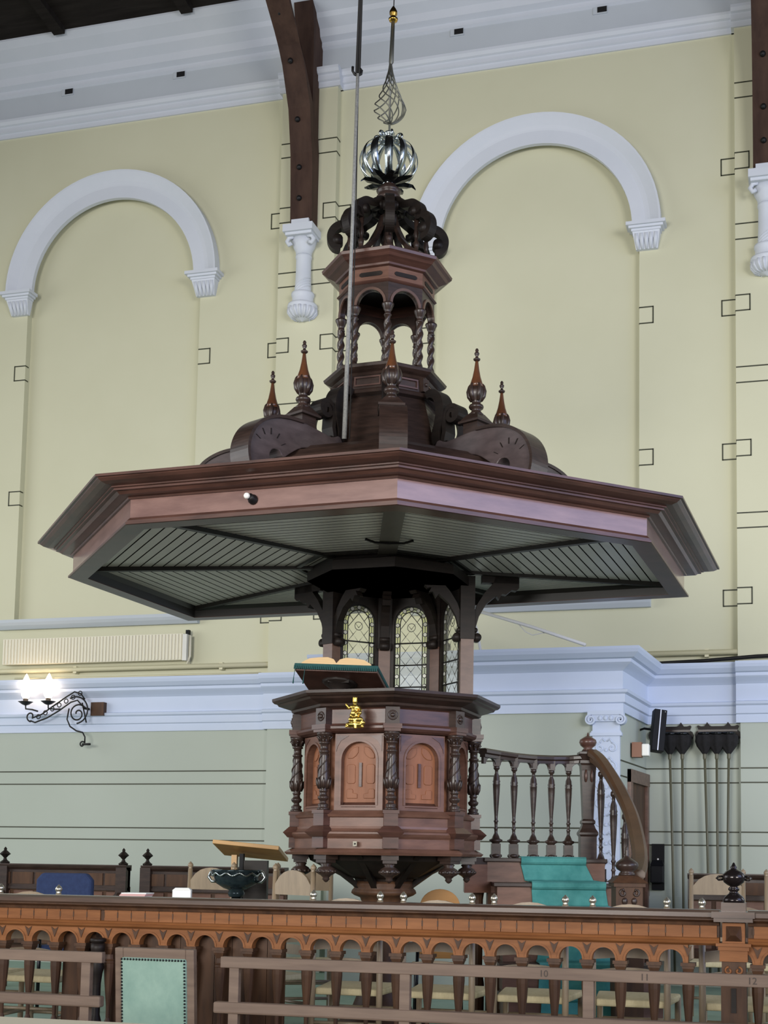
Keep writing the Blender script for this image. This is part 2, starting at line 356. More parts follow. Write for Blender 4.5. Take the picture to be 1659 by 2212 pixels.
def relief(z):
    m = MB(True)
    for sg in (-1, 1):
        m.tube([(sg*x, -.052, zz+z) for x, zz in spiral((.055, .0), .045, .01, PI/2, -PI*1.6, 20)], .008, 6)
        m.tube([(sg*x, -.052, zz+z) for x, zz in ((.01, .06), (.03, .085), (.05, .06), (.055, .045))], .008, 6)
    m.sphere((0, -.052, z-.02), .018, 8, 6, (1, .6, 1)); return m
for z in (2.22, 2.05, 1.88, 1.71, 1.54, 1.37, 1.2): relief(z).build('relief_scroll', 'ledge_paint', p)
# door in the return of the aedicule
def onret(t, out, z): return (XR+(XRB-XR)*t+out, YA+(YW-YA)*t, z)
def retbox(t0, t1, z0, z1, o0, o1): 
    return MB().hexa([onret(t0, o0, z0), onret(t0, o1, z0), onret(t1, o1, z0), onret(t1, o0, z0)], [onret(t0, o0, z1), onret(t0, o1, z1), onret(t1, o1, z1), onret(t1, o0, z1)])
d = struct(retbox(.32, .92, 0, 1.93, -.01, .008).build('door_1', 'rail_dark'))
retbox(.24, .32, 0, 2.05, -.01, .035).build('door_frame', 'brown_wood', d); retbox(.92, .99, 0, 2.05, -.01, .035).build('door_frame', 'brown_wood', d); retbox(.24, .99, 1.93, 2.05, -.01, .04).build('door_lintel', 'bench_wood', d)
# floors
struct(MB().box(-45, 45, 6.45, YW+.1, -.12, 0).build('floor', 'floor_carpet'))
struct(MB().box(-45, 45, -45, 6.45, -.5, -.18).build('floor_nave', 'floor_nave'))
# ================================================================== WALL THINGS
# roof posts, braces and corbels
def truss(xc, label, labc):
    t = thing('roof_brace', label, 'roof beam', (xc, YW, 8.06))
    m = MB(); m.hexa([(-.11, -.26, 0), (.11, -.26, 0), (.11, 0, 0), (-.11, 0, 0)], [(-.11, -.30, 2.2), (.11, -.30, 2.2), (.11, 0, 2.2), (-.11, 0, 2.2)])
    for z in (2.2,): m.hexa([(-.11, -.30, 2.2), (.11, -.30, 2.2), (.11, 0, 2.2), (-.11, 0, 2.2)], [(-.11, -.5, 3.2), (.11, -.5, 3.2), (.11, -.1, 3.2), (-.11, -.1, 3.2)])
    m.build('wall_post', 'roof_post', t)
    fr = [(-.27, .0), (-.28, .30), (-.31, .76), (-.40, 1.22), (-.60, 1.60), (-.80, 1.83), (-1.05, 2.07), (-1.5, 2.4), (-2.1, 2.75)]
    bk = [(-.05, .0), (-.06, .30), (-.08, .72), (-.15, 1.08), (-.36, 1.36), (-.56, 1.60), (-.84, 1.84), (-1.3, 2.17), (-1.9, 2.5)]
    loops = [[(-.125, a, b), (.125, a, b), (.125, c, d_), (-.125, c, d_)] for (a, b), (c, d_) in zip(fr, bk)]
    MB().loft(loops).build('curved_brace', 'roof_post', t)
    for z, y in ((.26, -.29), (.6, -.31), (1.1, -.39), (1.62, -.63), (1.95, -.95)):
        mm = MB(True); mm.sphere((-.02, y, z), .03, 8, 6); mm.build('bolt', 'iron', t)
    c = thing('corbel_column', labc, 'corbel', (xc, YW, 7.02))
    m = MB(); m.box(-.10, .10, -.30, 0, .98, 1.06); m.box(-.17, .17, -.37, 0, .90, .98); m.box(-.15, .15, -.34, 0, .87, .90); m.build('abacus', 'white_paint', c)
    m = MB(True)
    for sx in (-1, 1):
        for yy in (-.27, -.06): m.tube([(sx*(.10+q), yy+v*.2, .82+z) for q, z, v in ((-.02, .06, 0), (.03, .05, 0), (.055, .01, 0), (.03, -.03, 0), (.0, -.01, 0))], .025, 6)
    m.lathe([(.085, .70), (.09, .74), (.12, .80), (.14, .87)], 16, (0, -.16)); m.build('capital', 'white_paint', c)
    m = MB(True); m.lathe([(.088, .28), (.088, .34), (.083, .5), (.082, .66), (.09, .67), (.09, .69), (.084, .70)], 20, (0, -.16)); 
    for k in range(4): m.tube([(.086*math.sin(t), -.16-.086*math.cos(t), .29+.03*k+.055*math.sin(t)) for t in [(-1.4+.2*j) for j in range(15)]], .007, 5)
    m.build('shaft', 'white_paint', c)
    m = MB(True); m.lathe([(.09, .28), (.125, .27), (.125, .245), (.115, .23), (.115, .16), (.12, .15), (.16, .14), (.165, .115), (.15, .105), (.155, .09), (.15, .05), (.12, .01), (.07, -.015), (.02, -.025), (.001, -.04)], 28, (0, -.16)); m.build('bowl', 'white_paint', c)
    for k in range(14):
        t = -PI*.75+k*PI*1.5/13
        MB(True).tube([((.155-q)*math.sin(t), -.16-(.155-q)*math.cos(t), z) for q, z in ((0, .095), (.003, .05), (.035, .008), (.08, -.014))], [.014, .015, .012, .006], 5).build('flute', 'white_paint', c)
truss(-5.18, 'dark timber roof brace curving up above the white corbel left of the spire', 'white fluted corbel column under the dark roof brace left of the spire')
truss(-.27, 'dark timber roof post at the right edge of the picture', 'white fluted corbel at the right edge, under the roof post')
# radiator
rd = thing('radiator', 'long cream panel radiator on the wall above the ledge', 'radiator', (-7.62, YW, 3.31))
MB().box(-1.12, 1.12, -.10, -.03, .01, .30).build('body', 'radiator', rd)
for k in range(56): MB().hexa([(-1.115+.04*k, -.10, .015), (-1.093+.04*k, -.10, .015), (-1.097+.04*k, -.112, .015), (-1.111+.04*k, -.112, .015)], [(-1.115+.04*k, -.10, .295), (-1.093+.04*k, -.10, .295), (-1.097+.04*k, -.112, .295), (-1.111+.04*k, -.112, .295)]).build('rib', 'radiator', rd)
MB().box(1.121, 1.17, -.12, -.02, .0, .29).build('end_cover', 'soffit', rd)
m = MB(True); m.tube([(1.19, -.07, .28), (1.19, -.07, .05), (1.16, -.07, -.03)], .012); m.build('valve_pipe', 'radiator', rd)
MB().box(1.14, 1.18, -.09, -.05, .29, .34).build('valve_knob', 'black_plastic', rd)
for i, (x0, x1, lb) in enumerate(((-12, -4.55, 'cream heating pipe running under the radiator on the left wall'), (-1.5, 3, 'cream heating pipe along the wall right of the pulpit canopy'))):
    t = thing('heating_pipe', lb, 'pipe', (x0, YW-.06, 3.25)); MB(True).tube([(0, 0, 0), (x1-x0, 0, 0)], .028, 10).build('tube', 'pipe', t)
    for k in range(4): MB().box(.6+k*(x1-x0)/4.2, .64+k*(x1-x0)/4.2, -.015, .05, -.045, .035).build('pipe_clip', 'pipe', t)
tag(MB(True).tube([(-8.6, YW-.06, 3.165), (-7.4, YW-.05, 3.155), (-6.6, YW-.06, 3.16), (-5.6, YW-.05, 3.16)], .01, 6).build('cable', 'pipe'), 'pale cable lying on the ledge above the wall sconce', 'cable')
tag(MB(True).tube([(-1.4, YW-.08, 3.15), (-.9, YW-.09, 3.165), (-.4, YW-.16, 3.185), (.4, YW-.16, 3.20)], .018, 6).build('cable', 'iron'), 'dark cable lying on the pale ledge right of the pulpit', 'cable')
# cable tray behind canopy
c0 = at(1040, 1322, 12.2); c1 = at(1265, 1393, 12.0)
tag(MB(True).tube([c0, c0.lerp(c1, .5)+Vector((0, 0, .01)), c1], .016, 6).build('cable_duct', 'cable'), 'white cable duct slanting down to the door cornice right of the canopy', 'cable')
c0 = at(1120, 1348, 12.15); c1 = at(1180, 1366, 12.1); c2 = at(1150, 1372, 12.1)
tag(MB(True).tube([c0, c2.lerp(c0, .5)+Vector((-.0, 0, -.02)), c2, c1.lerp(c2, .4), c1], .005, 5).build('wire_loop', 'cable'), 'thin grey wire looping below the slanting cable duct', 'cable')
tag(MB(True).tube([at(1022, 1335, 11.95), at(1032, 1370, 11.95), at(1039, 1412, 11.95)], .014, 6).build('cable', 'cable'), 'short cable dropping to the door cornice beside the pulpit screen post', 'cable')
# sconce
sc = thing('wall_sconce', 'black wrought iron wall sconce with two lit candle lamps', 'wall lamp', (-7.55, YW-.06, 2.80))
MB().box(-.06, .10, -.02, .07, -.075, .075).build('mount_block', 'rail_dark', sc)
m = MB(True)
def it(pts, r=.009): m.tube([(x, -.1, z) for x, z in pts], r, 6)
it(spiral((-.20, -.02), .15, .15, -PI*.45, PI*.95, 24)[:20])
it([(-.09, .10), (-.14, .16), (-.22, .185), (-.32, .13), (-.48, .03), (-.62, -.06), (-.74, -.10)]); it([(-.12, .03), (-.18, .09), (-.26, .07), (-.40, -.02), (-.55, -.10), (-.70, -.15), (-.76, -.13)])
it(spiral((-.755, -.08), .06, .02, -PI*.5, -PI*2.1, 18)); it(spiral((-.17, -.06), .11, .02, PI*.2, PI*3, 30)); it([(-.28, .0), (-.30, -.12), (-.26, -.20), (-.18, -.25), (-.10, -.27), (-.07, -.32), (-.07, -.38)])
it(spiral((-.10, -.40), .035, .012, 0, PI*2.2, 16)); it([(-.10, -.40), (-.0, -.40)], .012)
for k in range(7): it(spiral((-.66+.085*k, -.085+.042*k), .024, .024, 0, 2*PI, 10), .006)
m.tube([(-.09, 0, .0), (-.09, -.1, .0)], .014, 6); it([(-.12, .06), (-.09, -.05), (-.06, -.16)])
m.build('iron_scroll', 'iron', sc)
for k, x in enumerate((-.83, -.545)):
    z = .055-.0*k
    m = MB(True); it([(x, z+.01), (x+.005, z-.05), (x+.09, z-.06), (x+.16, z-.08+.02*k)]); m.lathe([(.015, z-.01), (.04, z+.0), (.075, z+.025), (.085, z+.03), (.06, z+.034), (.028, z+.036), (.028, z+.065)], 14, (x, -.1)); m.build('drip_pan', 'iron', sc)
    m = MB(True); m.lathe([(.026, z+.065), (.05, z+.10), (.055, z+.17), (.045, z+.22), (.05, z+.25), (.03, z+.29), (.012, z+.33), (.002, z+.345)], 14, (x, -.1)); b = m.build('candle_lamp', 'bulb', sc)
    l = bpy.data.lights.new('candle_glow', 'POINT'); l.energy = 2.2; l.color = (1, .76, .56); l.shadow_soft_size = .06
    lo = bpy.data.objects.new('candle_glow', l); COL.objects.link(lo); lo.location = (-7.55+x, YW-.22, 3.06); 
# loudspeaker
sp = thing('loudspeaker', 'slim black column loudspeaker tilted on a wall bracket beside the bag rack', 'loudspeaker', (-1.315, 12.55, 2.44))
sp.rotation_euler = (R_(-8), R_(7), R_(20))
MB().box(-.062, .062, -.05, .05, -.205, .205).build('cabinet', 'black_plastic', sp, .006)
MB().box(-.006, .004, -.056, -.05, -.20, .20).build('silver_line', 'silver_strip', sp)
MB(True).sphere((.042, -.052, .185), .006, 8, 6).build('badge', 'silver_strip', sp)
m = MB(True); m.tube([(-.02, .05, .02), (-.10, .16, .05), (-.16, .30, .04)], .012, 6); m.box(-.19, -.14, .28, .32, -.06, .10); m.build('bracket', 'black_plastic', sp)
sb = thing('emergency_light', 'small brown and white box light on the wall above the side door', 'wall light', (-1.50, 12.35, 2.24))
MB().box(-.03, .06, -.09, .03, -.07, .07).build('housing', 'box_brown', sb); MB().box(.06, .13, -.085, .025, -.06, .055).build('lens', 'white_plastic', sb, .01)
# offering bag racks
def rack(x, label, n, xs, g):
    r = thing('bag_rack', label, 'rack', (x, YW, 2.44))
    pts = []
    for a, b in ((-.20, -.09), (-.17, -.075), (-.185, -.055), (-.215, -.03), (-.22, .0), (-.21, .03), (-.18, .045), (-.19, .06), (-.20, .085), (-.19, .095), (-.16, .085), (-.13, .085), (-.12, .095), (-.10, .125), (-.08, .095), (-.06, .085)): pts.append((a, b))
    poly = pts+[(-a, b) for a, b in pts[::-1]]
    MB().prism(poly, -.03, 0).build('board', 'black_wood', r); MB().box(-.19, .19, -.045, -.03, .03, .05).build('strip', 'dark_wood', r)
    for i in range(n):
        nm = ('left', 'middle', 'right')[i] if n == 3 else ('left', 'right')[i]
        b = thing('offering_bag', 'black velvet collection bag on a long pole, %s bag on the %s rack' % (nm, g), 'collection bag', (xs[i], YW-.12, 0), 0, 'collection bags on poles')
        mb = MB(True); vs_prof = [(.012, 2.235), (.03, 2.26), (.07, 2.32), (.085, 2.37), (.08, 2.42), (.06, 2.44)]
        loops = [[(rr*(1+.13*math.cos(7*t))*math.sin(t), -rr*.75*(1+.13*math.cos(7*t))*math.cos(t), z) for t in [2*PI*q/28 for q in range(28)]] for rr, z in vs_prof]
        mb.loft(loops, smooth=True); mb.build('bag', 'velvet_black', b)
        MB(True).lathe([(.058, 2.43), (.066, 2.435), (.066, 2.45), (.058, 2.455)], 18).build('rim', 'dark_metal', b)
        MB(True).tube([(0, 0, 2.25), (.005+.02*(1-i), 0, 1.3), (.01+.035*(1-i), .03, .03)], .012, 8).build('pole', 'pole', b)
        MB(True).lathe([(.014, 2.19), (.018, 2.2), (.018, 2.24), (.014, 2.25)], 10).build('ferrule', 'pole', b)
    return r
rack(-1.235, 'dark carved rack for collection bags, left one behind the loudspeaker', 2, (-1.235, -1.115), 'left')
rack(-.78, 'dark carved rack holding three collection bags, right one', 3, (-.90, -.785, -.67), 'right')
bx = thing('wall_telephone', 'black box with a shelf hanging on the lower wall by the side door', 'wall box', (-1.36, YW, .92))
MB().box(-.06, .06, -.04, 0, .0, .45).build('back_plate', 'black_plastic', bx); MB().box(-.065, .065, -.14, -.04, .07, .24).build('body', 'black_plastic', bx, .01); MB().hexa([(-.065, -.14, .24), (.065, -.14, .24), (.065, -.04, .24), (-.065, -.04, .24)], [(-.05, -.10, .29), (.05, -.10, .29), (.05, -.04, .29), (-.05, -.04, .29)]).build('hood', 'black_plastic', bx)
MB(True).sphere((.0, -.045, .30), .01, 8, 6).build('knob', 'white_plastic', bx)
struct(MB().box(-1.46, -.58, YW-.03, YW, 0, .86).build('baseboard_back', 'wall_lower'))
# ================================================================== PULPIT
TUB = CEN+EX*.035
pu = thing('pulpit', 'octagonal carved wooden pulpit with arched panels and leaded window screen', 'pulpit', TUB, TH+R_(3))
def o8(prof, name, mt, parent): return MB().lathe(prof, 8, smooth=False).build(name, mt, parent)
o8([(.50, 1.206), (.66, 1.206), (.675, 1.222), (.645, 1.24), (.625, 1.248), (.625, 1.31), (.645, 1.325), (.658, 1.34), (.658, 1.352), (.63, 1.36), (.615, 1.375), (.612, 1.39), (.5, 1.39)], 'plinth', 'brown_wood', pu)
o8([(.50, 1.385), (.60, 1.39), (.60, 1.445), (.618, 1.45), (.625, 1.465), (.61, 1.475), (.59, 1.49), (.5, 1.49)], 'dado', 'brown_wood', pu)
o8([(.50, 1.48), (.525, 1.48), (.525, 2.01), (.5, 2.01)], 'body', 'panel_wood', pu)
o8([(.50, 1.985), (.595, 1.99), (.62, 2.0), (.635, 2.015), (.635, 2.03), (.605, 2.04), (.60, 2.05), (.60, 2.14), (.615, 2.15), (.5, 2.15)], 'frieze', 'red_wood', pu)
o8([(.48, 2.14), (.62, 2.148), (.645, 2.16), (.65, 2.175), (.70, 2.19), (.735, 2.20), (.745, 2.213), (.765, 2.218), (.78, 2.232), (.782, 2.25), (.60, 2.262), (.48, 2.262)], 'parapet_cornice', 'dark_wood', pu)
AP = .525*math.cos(PI/8); HW = .525*math.sin(PI/8)
def facemat(k): # face between vertex k and k+1 : local x along the face, y outward negative
    a = (k+.5)*PI/4; return Matrix.Rotation(a, 4, 'Z') @ Matrix.Translation((0, -AP, 0))
def cham(x0, x1, z0, z1, c): return [(x0+c, z0), (x1-c, z0), (x1, z0+c), (x1, z1-c), (x1-c, z1), (x0+c, z1), (x0, z1-c), (x0, z0+c)]
for k in (-3, -2, -1, 0, 1, 2):
    F_ = facemat(k)
    m = MB(); m.M = F_; m.archplate(-.165, .165, 1.492, 1.985, 0, .118, 1.525, 1.815, -.045, 0, 20); fr = m.build('arch_panel', 'brown_wood', pu)
    m = MB(); m.M = F_; m.archband(0, 1.815, .118, .132, -.052, -.04, 20); m.box(-.132, -.118, -.052, -.04, 1.525, 1.815); m.box(.118, .132, -.052, -.04, 1.525, 1.815); m.build('bead', 'brown_wood', fr)
    m = MB(); m.M = F_; m.hexa([(-.118, -.05, 1.512), (.118, -.05, 1.512), (.118, 0, 1.512), (-.118, 0, 1.512)], [(-.10, -.012, 1.54), (.10, -.012, 1.54), (.118, 0, 1.545), (-.118, 0, 1.545)]); m.build('sill', 'red_wood', fr)
    def cush(poly):
        mm = MB(); mm.M = F_; mm.prism(poly, -.007, .001); return mm.build('carved_field', 'panel_wood', fr, .003)
    for sg in (-1, 1):
        q = [(.022, 1.57), (.095, 1.57), (.095, 1.625), (.088, 1.632), (.06, 1.632), (.052, 1.622), (.052, 1.605), (.022, 1.60)] if sg > 0 else [(-.022, 1.60), (-.052, 1.605), (-.052, 1.622), (-.06, 1.632), (-.088, 1.632), (-.095, 1.625), (-.095, 1.57), (-.022, 1.57)]
        cush(q); cush(cham(*sorted((sg*.038, sg*.095)), 1.665, 1.79, .01))
        q = [(sg*x, z) for x, z in ((.02, 1.905), (.02, 1.868), (.035, 1.845), (.06, 1.828), (.092, 1.828), (.09, 1.855), (.072, 1.882), (.05, 1.90))]; cush(q if sg < 0 else q[::-1])
    m = MB(); m.M = F_; m.box(-.009, .009, -.014, .0, 1.645, 1.80); m.build('centre_bar', 'red_wood', fr)
    for sg in (-1, 1):
        m = MB(); m.M = F_; m.prism([(sg*.155, 1.975), (sg*.155, 1.87), (sg*.148, 1.90), (sg*.125, 1.94), (sg*.07, 1.972)], -.049, -.044); m.build('spandrel', 'red_wood', fr)
    m = MB(); m.M = F_; m.box(-.16, .16, -.034, -.02, 1.40, 1.435); m.build('dado_panel', 'brown_wood', pu)
    m = MB(); m.M = F_; m.box(-.165, .165, -.055, -.03, 2.06, 2.13); m.build('frieze_panel', 'brown_wood', pu)
# engaged columns
cp = [(.040, 1.492), (.040, 1.505), (.030, 1.51), (.034, 1.52), (.034, 1.53), (.022, 1.535), (.018, 1.55), (.030, 1.558), (.036, 1.57), (.036, 1.578), (.026, 1.585), (.022, 1.60), (.026, 1.612), (.03, 1.616), (.024, 1.622), (.030, 1.64), (.0405, 1.665), (.042, 1.69), (.037, 1.73), (.031, 1.79), (.028, 1.84), (.028, 1.86), (.034, 1.865), (.034, 1.875), (.026, 1.88), (.026, 1.915), (.036, 1.92), (.036, 1.928), (.028, 1.935), (.034, 1.955), (.05, 1.98), (.052, 1.992)]
def column(k):
    a = k*PI/4; Rm = Matrix.Rotation(a, 4, 'Z') @ Matrix.Translation((0, -.60, 0))
    m = MB(True); m.M = Rm; m.lathe(cp, 20); c = m.build('column', 'dark_wood', pu)
    m = MB(True); m.M = Rm
    for s_ in range(3):
        m.tube([((.0285+.012*(1-u))*math.sin(t0+u*4.5), -(.0285+.012*(1-u))*math.cos(t0+u*4.5), 1.70+u*.15) for t0 in (s_*2*PI/3,) for u in [q/14 for q in range(15)]], .0045, 5)
    m.build('spiral_beads', 'dark_wood', c)['kind'] = 'stuff'
    m = MB(True); m.M = Rm
    for s_ in range(8):
        t = s_*PI/4; m.tube([(r*math.sin(t), -r*math.cos(t), z) for r, z in ((.028, 1.63), (.04, 1.66), (.044, 1.685), (.047, 1.70))], [.008, .01, .008, .003], 5)
        m.tube([(r*math.sin(t), -r*math.cos(t), z) for r, z in ((.03, 1.935), (.036, 1.955), (.048, 1.968), (.052, 1.96))], [.008, .009, .008, .004], 5)
    m.build('carved_leaves', 'dark_wood', c)['kind'] = 'stuff'
    m = MB(); m.M = Matrix.Rotation(a, 4, 'Z') @ Matrix.Translation((0, -.60, 0)); m.box(-.052, .052, -.052, .08, 1.992, 2.01); m.box(-.06, .06, -.06, .08, 2.01, 2.04); m.build('abacus', 'red_wood', pu)
    m = MB(); m.M = Rm; m.box(-.045, .045, -.04, .06, 2.04, 2.148); b = m.build('rosette_block', 'dark_wood', pu)
    m = MB(True); m.M = Rm; m.sphere((0, -.042, 2.095), .016, 10, 8, (1, .7, 1)); m.tube([(.027*math.cos(t), -.04, 2.095+.027*math.sin(t)) for t in [q*PI/8 for q in range(16)]], .006, 5, closed=True); m.build('rosette', 'dark_wood', b)
    m = MB(); m.M = Rm; m.box(-.045, .045, -.042, .08, 1.392, 1.47); m.box(-.052, .052, -.05, .08, 1.47, 1.492); m.build('pedestal', 'red_wood', pu)
    m = MB(); m.M = Rm; m.box(-.05, .05, -.045, .08, 1.25, 1.32); m.hexa([(-.055, -.055, 1.32), (.055, -.055, 1.32), (.055, .08, 1.32), (-.055, .08, 1.32)], [(-.085, -.085, 1.352), (.085, -.085, 1.352), (.085, .08, 1.352), (-.085, .08, 1.352)]); m.hexa([(-.085, -.085, 1.352), (.085, -.085, 1.352), (.085, .08, 1.352), (-.085, .08, 1.352)], [(-.05, -.045, 1.39), (.05, -.045, 1.39), (.05, .08, 1.39), (-.05, .08, 1.39)]); m.build('corner_block', 'red_wood', pu)
    m = MB(); m.M = Rm; m.box(-.055, .055, -.02, .09, 1.176, 1.206); m.box(-.045, .045, -.01, .08, 1.155, 1.176); p_ = m.build('pendant', 'dark_wood', pu)
    m = MB(True); m.M = Rm; m.lathe([(.03, 1.155), (.04, 1.15), (.03, 1.135), (.055, 1.12), (.062, 1.10), (.055, 1.085), (.035, 1.075), (.02, 1.06), (.024, 1.05), (.012, 1.035), (.002, 1.03)], 18, (0, .04)); 
    for s_ in range(12): t = s_*PI/6; m.sphere((.057*math.sin(t), .04-.057*math.cos(t), 1.10), .012, 6, 5)
    m.build('pendant_boss', 'dark_wood', p_)
    if k in (-2, 2):
        m = MB(); m.M = Rm; m.ribbon(spiral((.03, 1.88), .05, .02, 0, 2.6, 12), .01, -.01, .01)
for k in (-2, -1, 0, 1, 2): column(k)
# underside and pedestal
o8([(.52, 1.21), (.50, 1.17), (.40, 1.12), (.30, 1.07), (.20, 1.05), (.19, 1.03)], 'underside', 'black_wood', pu)
MB(True).lathe([(.17, 1.04), (.205, 1.03), (.215, 1.01), (.20, .99), (.215, .975), (.22, .955), (.20, .94), (.16, .925), (.15, .90), (.14, .6), (.16, .3), (.22, .15), (.30, .1), (.30, 0)], 24).build('pedestal_shaft', 'rail_dark', pu)
for k in range(8):
    m = MB(); m.M = Matrix.Rotation((k+.5)*PI/4, 4, 'Z')
    m.hexa([(-.02, -.20, .99), (.02, -.20, .99), (.02, -.16, .99), (-.02, -.16, .99)], [(-.02, -.50, 1.2), (.02, -.50, 1.2), (.02, -.42, 1.2), (-.02, -.42, 1.2)]); m.build('strut', 'black_wood', pu)
kp = pl(768, 1822, -.575)
m = MB(); m.M = Matrix.Rotation(-R_(3), 4, 'Z'); m.box(-.203, -.178, -.60, -.565, 1.262, 1.292); k_ = m.build('keyhole_plate', 'nickel', pu)
m = MB(True); m.M = Matrix.Rotation(-R_(3), 4, 'Z'); m.sphere((-.1905, -.60, 1.277), .006, 8, 6); m.build('keyhole', 'iron', k_)
# ---- window screen on the back half
RP = .54
def pvec(k, r): a = k*PI/4; return Vector((r*math.sin(a), -r*math.cos(a), 0))
for k in (-3, 4, 3, 2):
    m = MB(); m.M = Matrix.Rotation(k*PI/4, 4, 'Z') @ Matrix.Translation((0, -RP, 0))
    m.box(-.042, .042, -.045, .045, 2.22, 2.70); m.box(-.05, .05, -.055, .055, 2.22, 2.28); pst = m.build('screen_post', 'post_wood', pu)
    m = MB(); m.M = Matrix.Rotation(k*PI/4, 4, 'Z') @ Matrix.Translation((0, -RP, 0)); m.box(-.05, .05, -.05, .05, 2.70, 3.14); m.build('post_head', 'black_wood', pst)
    m = MB(); m.M = Matrix.Rotation(k*PI/4, 4, 'Z') @ Matrix.Translation((0, -RP, 0)) @ Matrix.Rotation(PI/2, 4, 'Z')
    for sg in (-1, 1):   # outward and inward carved brackets (profile in x)
        L = .36 if sg < 0 else .30
        out = [(.045, 2.70), (.06, 2.72), (.058, 2.78), (.08, 2.86), (.13, 2.95), (.20, 3.01), (.22, 2.985), (.24, 3.025), (.27, 3.02), (L-.05, 3.055), (L-.02, 3.05), (L, 3.07), (L, 3.165), (L-.08, 3.165)]
        inn = [(.20, 3.165), (.18, 3.10), (.12, 3.03), (.07, 2.95), (.045, 2.88)]
        m.prism([(sg*x, z) for x, z in out+inn], -.03, .03)
        m.box(*sorted((sg*.10, sg*L)), -.03, .03, 3.10, 3.165)
    m.build('carved_bracket', 'black_wood', pst)
    for sg in (-1, 1):
        for xx, zz, rr in ((.07, 2.715, .03), (.055, 2.765, .018)):
            m = MB(True); m.M = Matrix.Rotation(k*PI/4, 4, 'Z') @ Matrix.Translation((0, -RP, 0)) @ Matrix.Rotation(PI/2, 4, 'Z')
            m.tube([(sg*xx, -.035, zz), (sg*xx, .035, zz)], rr, 12); m.build('bracket_scroll', 'black_wood', pst)
o8([(.565, 3.07), (.565, 3.135), (.46, 3.135), (.46, 3.07), (.565, 3.07)], 'head_beam', 'black_wood', pu)
def clip(poly, fn):  # keep fn(p)>=0 (linear), returns clipped polygon
    out = []
    for i in range(len(poly)):
        a, b = poly[i], poly[(i+1) % len(poly)]; fa, fb = fn(a), fn(b)
        if fa >= 0: out.append(a)
        if fa*fb < 0: t = fa/(fa-fb); out.append((a[0]+(b[0]-a[0])*t, a[1]+(b[1]-a[1])*t))
    return out
def shrink(poly, f=.93):
    cx = sum(p[0] for p in poly)/len(poly); cz = sum(p[1] for p in poly)/len(poly); return [(cx+(x-cx)*f, cz+(z-cz)*f) for x, z in poly]
def parea(p): return abs(sum(p[i][0]*p[(i+1) % len(p)][1]-p[(i+1) % len(p)][0]*p[i][1] for i in range(len(p))))/2
for k in (-4, 3, 2):
    AR = RP*math.cos(PI/8)
    W = Matrix.Rotation((k+.5)*PI/4, 4, 'Z') @ Matrix.Translation((0, -AR, 0))
    a, zs, zb = .125, 2.885, 2.24
    m = MB(); m.M = W; m.archplate(-.205, .205, 2.22, 3.13, 0, a, zb, zs, -.02, .02, 20); wn = m.build('leaded_window', 'black_wood', pu)
    ai = .085; lead = MB(True); lead.M = W
    def loop(aa): return [(-aa, zb)]+[(-aa*math.cos(PI*i/16), zs+aa*math.sin(PI*i/16)) for i in range(17)]+[(aa, zb)]
    for aa, r in ((a-.002, .006), (ai, .0042), (.104, .003)): lead.tube([(x, 0, z) for x, z in loop(aa)], r, 4)
    inner = [(-ai*math.cos(PI*i/10), zs+ai*math.sin(PI*i/10)) for i in range(11)]
    inner = [(-ai, zb)]+inner+[(ai, zb)]
    dx, dz = .0425, .052
    for r in range(-1, 16):
        for c in range(-3, 4):
            if (r+c) % 2: continue
            cx, cz = c*dx, zb+.03+r*dz
            q = [(cx, cz-dz), (cx+dx, cz), (cx, cz+dz), (cx-dx, cz)]
            for i in range(len(inner)):
                (ax, az), (bx, bz) = inner[i], inner[(i+1) % len(inner)]
                q = clip(q, lambda p, ax=ax, az=az, bx=bx, bz=bz: (bz-az)*(p[0]-ax)-(bx-ax)*(p[1]-az))
                if len(q) < 3: break
            if len(q) >= 3 and parea(q) > 4e-5:
                mm = MB(); mm.M = W; mm.prism(shrink(q, .94), -.0015, .0015); mm.build('glass_pane', 'lead_glass', wn)
                lead.tube([(x, 0, z) for x, z in q], .0032, 4, closed=True)
    path = loop((a+ai)/2); 
    pts = []
    for side in (-1, 1):
        for q in range(9): pts.append((side*(a+ai)/2, zb+.035+q*.075))
    for q in range(1, 6): t = PI*q/6; pts.append((-(a+ai)/2*math.cos(t), zs+(a+ai)/2*math.sin(t)))
    for x, z in pts:
        mm = MB(); mm.M = W; mm.prism([(x+.013*math.cos(t), z+.013*math.sin(t)) for t in [q*PI/5 for q in range(10)]], -.004, .004); mm.build('roundel', 'roundel_glass', wn)
        lead.tube([(x+.0145*math.cos(t), 0, z+.0145*math.sin(t)) for t in [q*PI/5 for q in range(10)]], .0035, 4, closed=True)
    lead.tube([(.03*math.cos(t), 0, zs-.03+.03*math.sin(t)) for t in [q*PI/8 for q in range(16)]], .0025, 4, closed=True)
    for z in (2.42, 2.58, 2.74): lead.tube([(-a, .004, z), (a, .004, z)], .0055, 4)
    lead.build('lead_came', 'lead', wn)
    for sg in (-1, 1):
        mm = MB(); mm.M = W; mm.box(*sorted((sg*.087, sg*.122)), -.001, .001, zb, zs); mm.build('border_pane', 'lead_glass_border', wn)
    mm = MB(); mm.M = W; mm.archband(0, zs, .087, .122, -.001, .001, 16); mm.build('border_pane', 'lead_glass_border', wn)
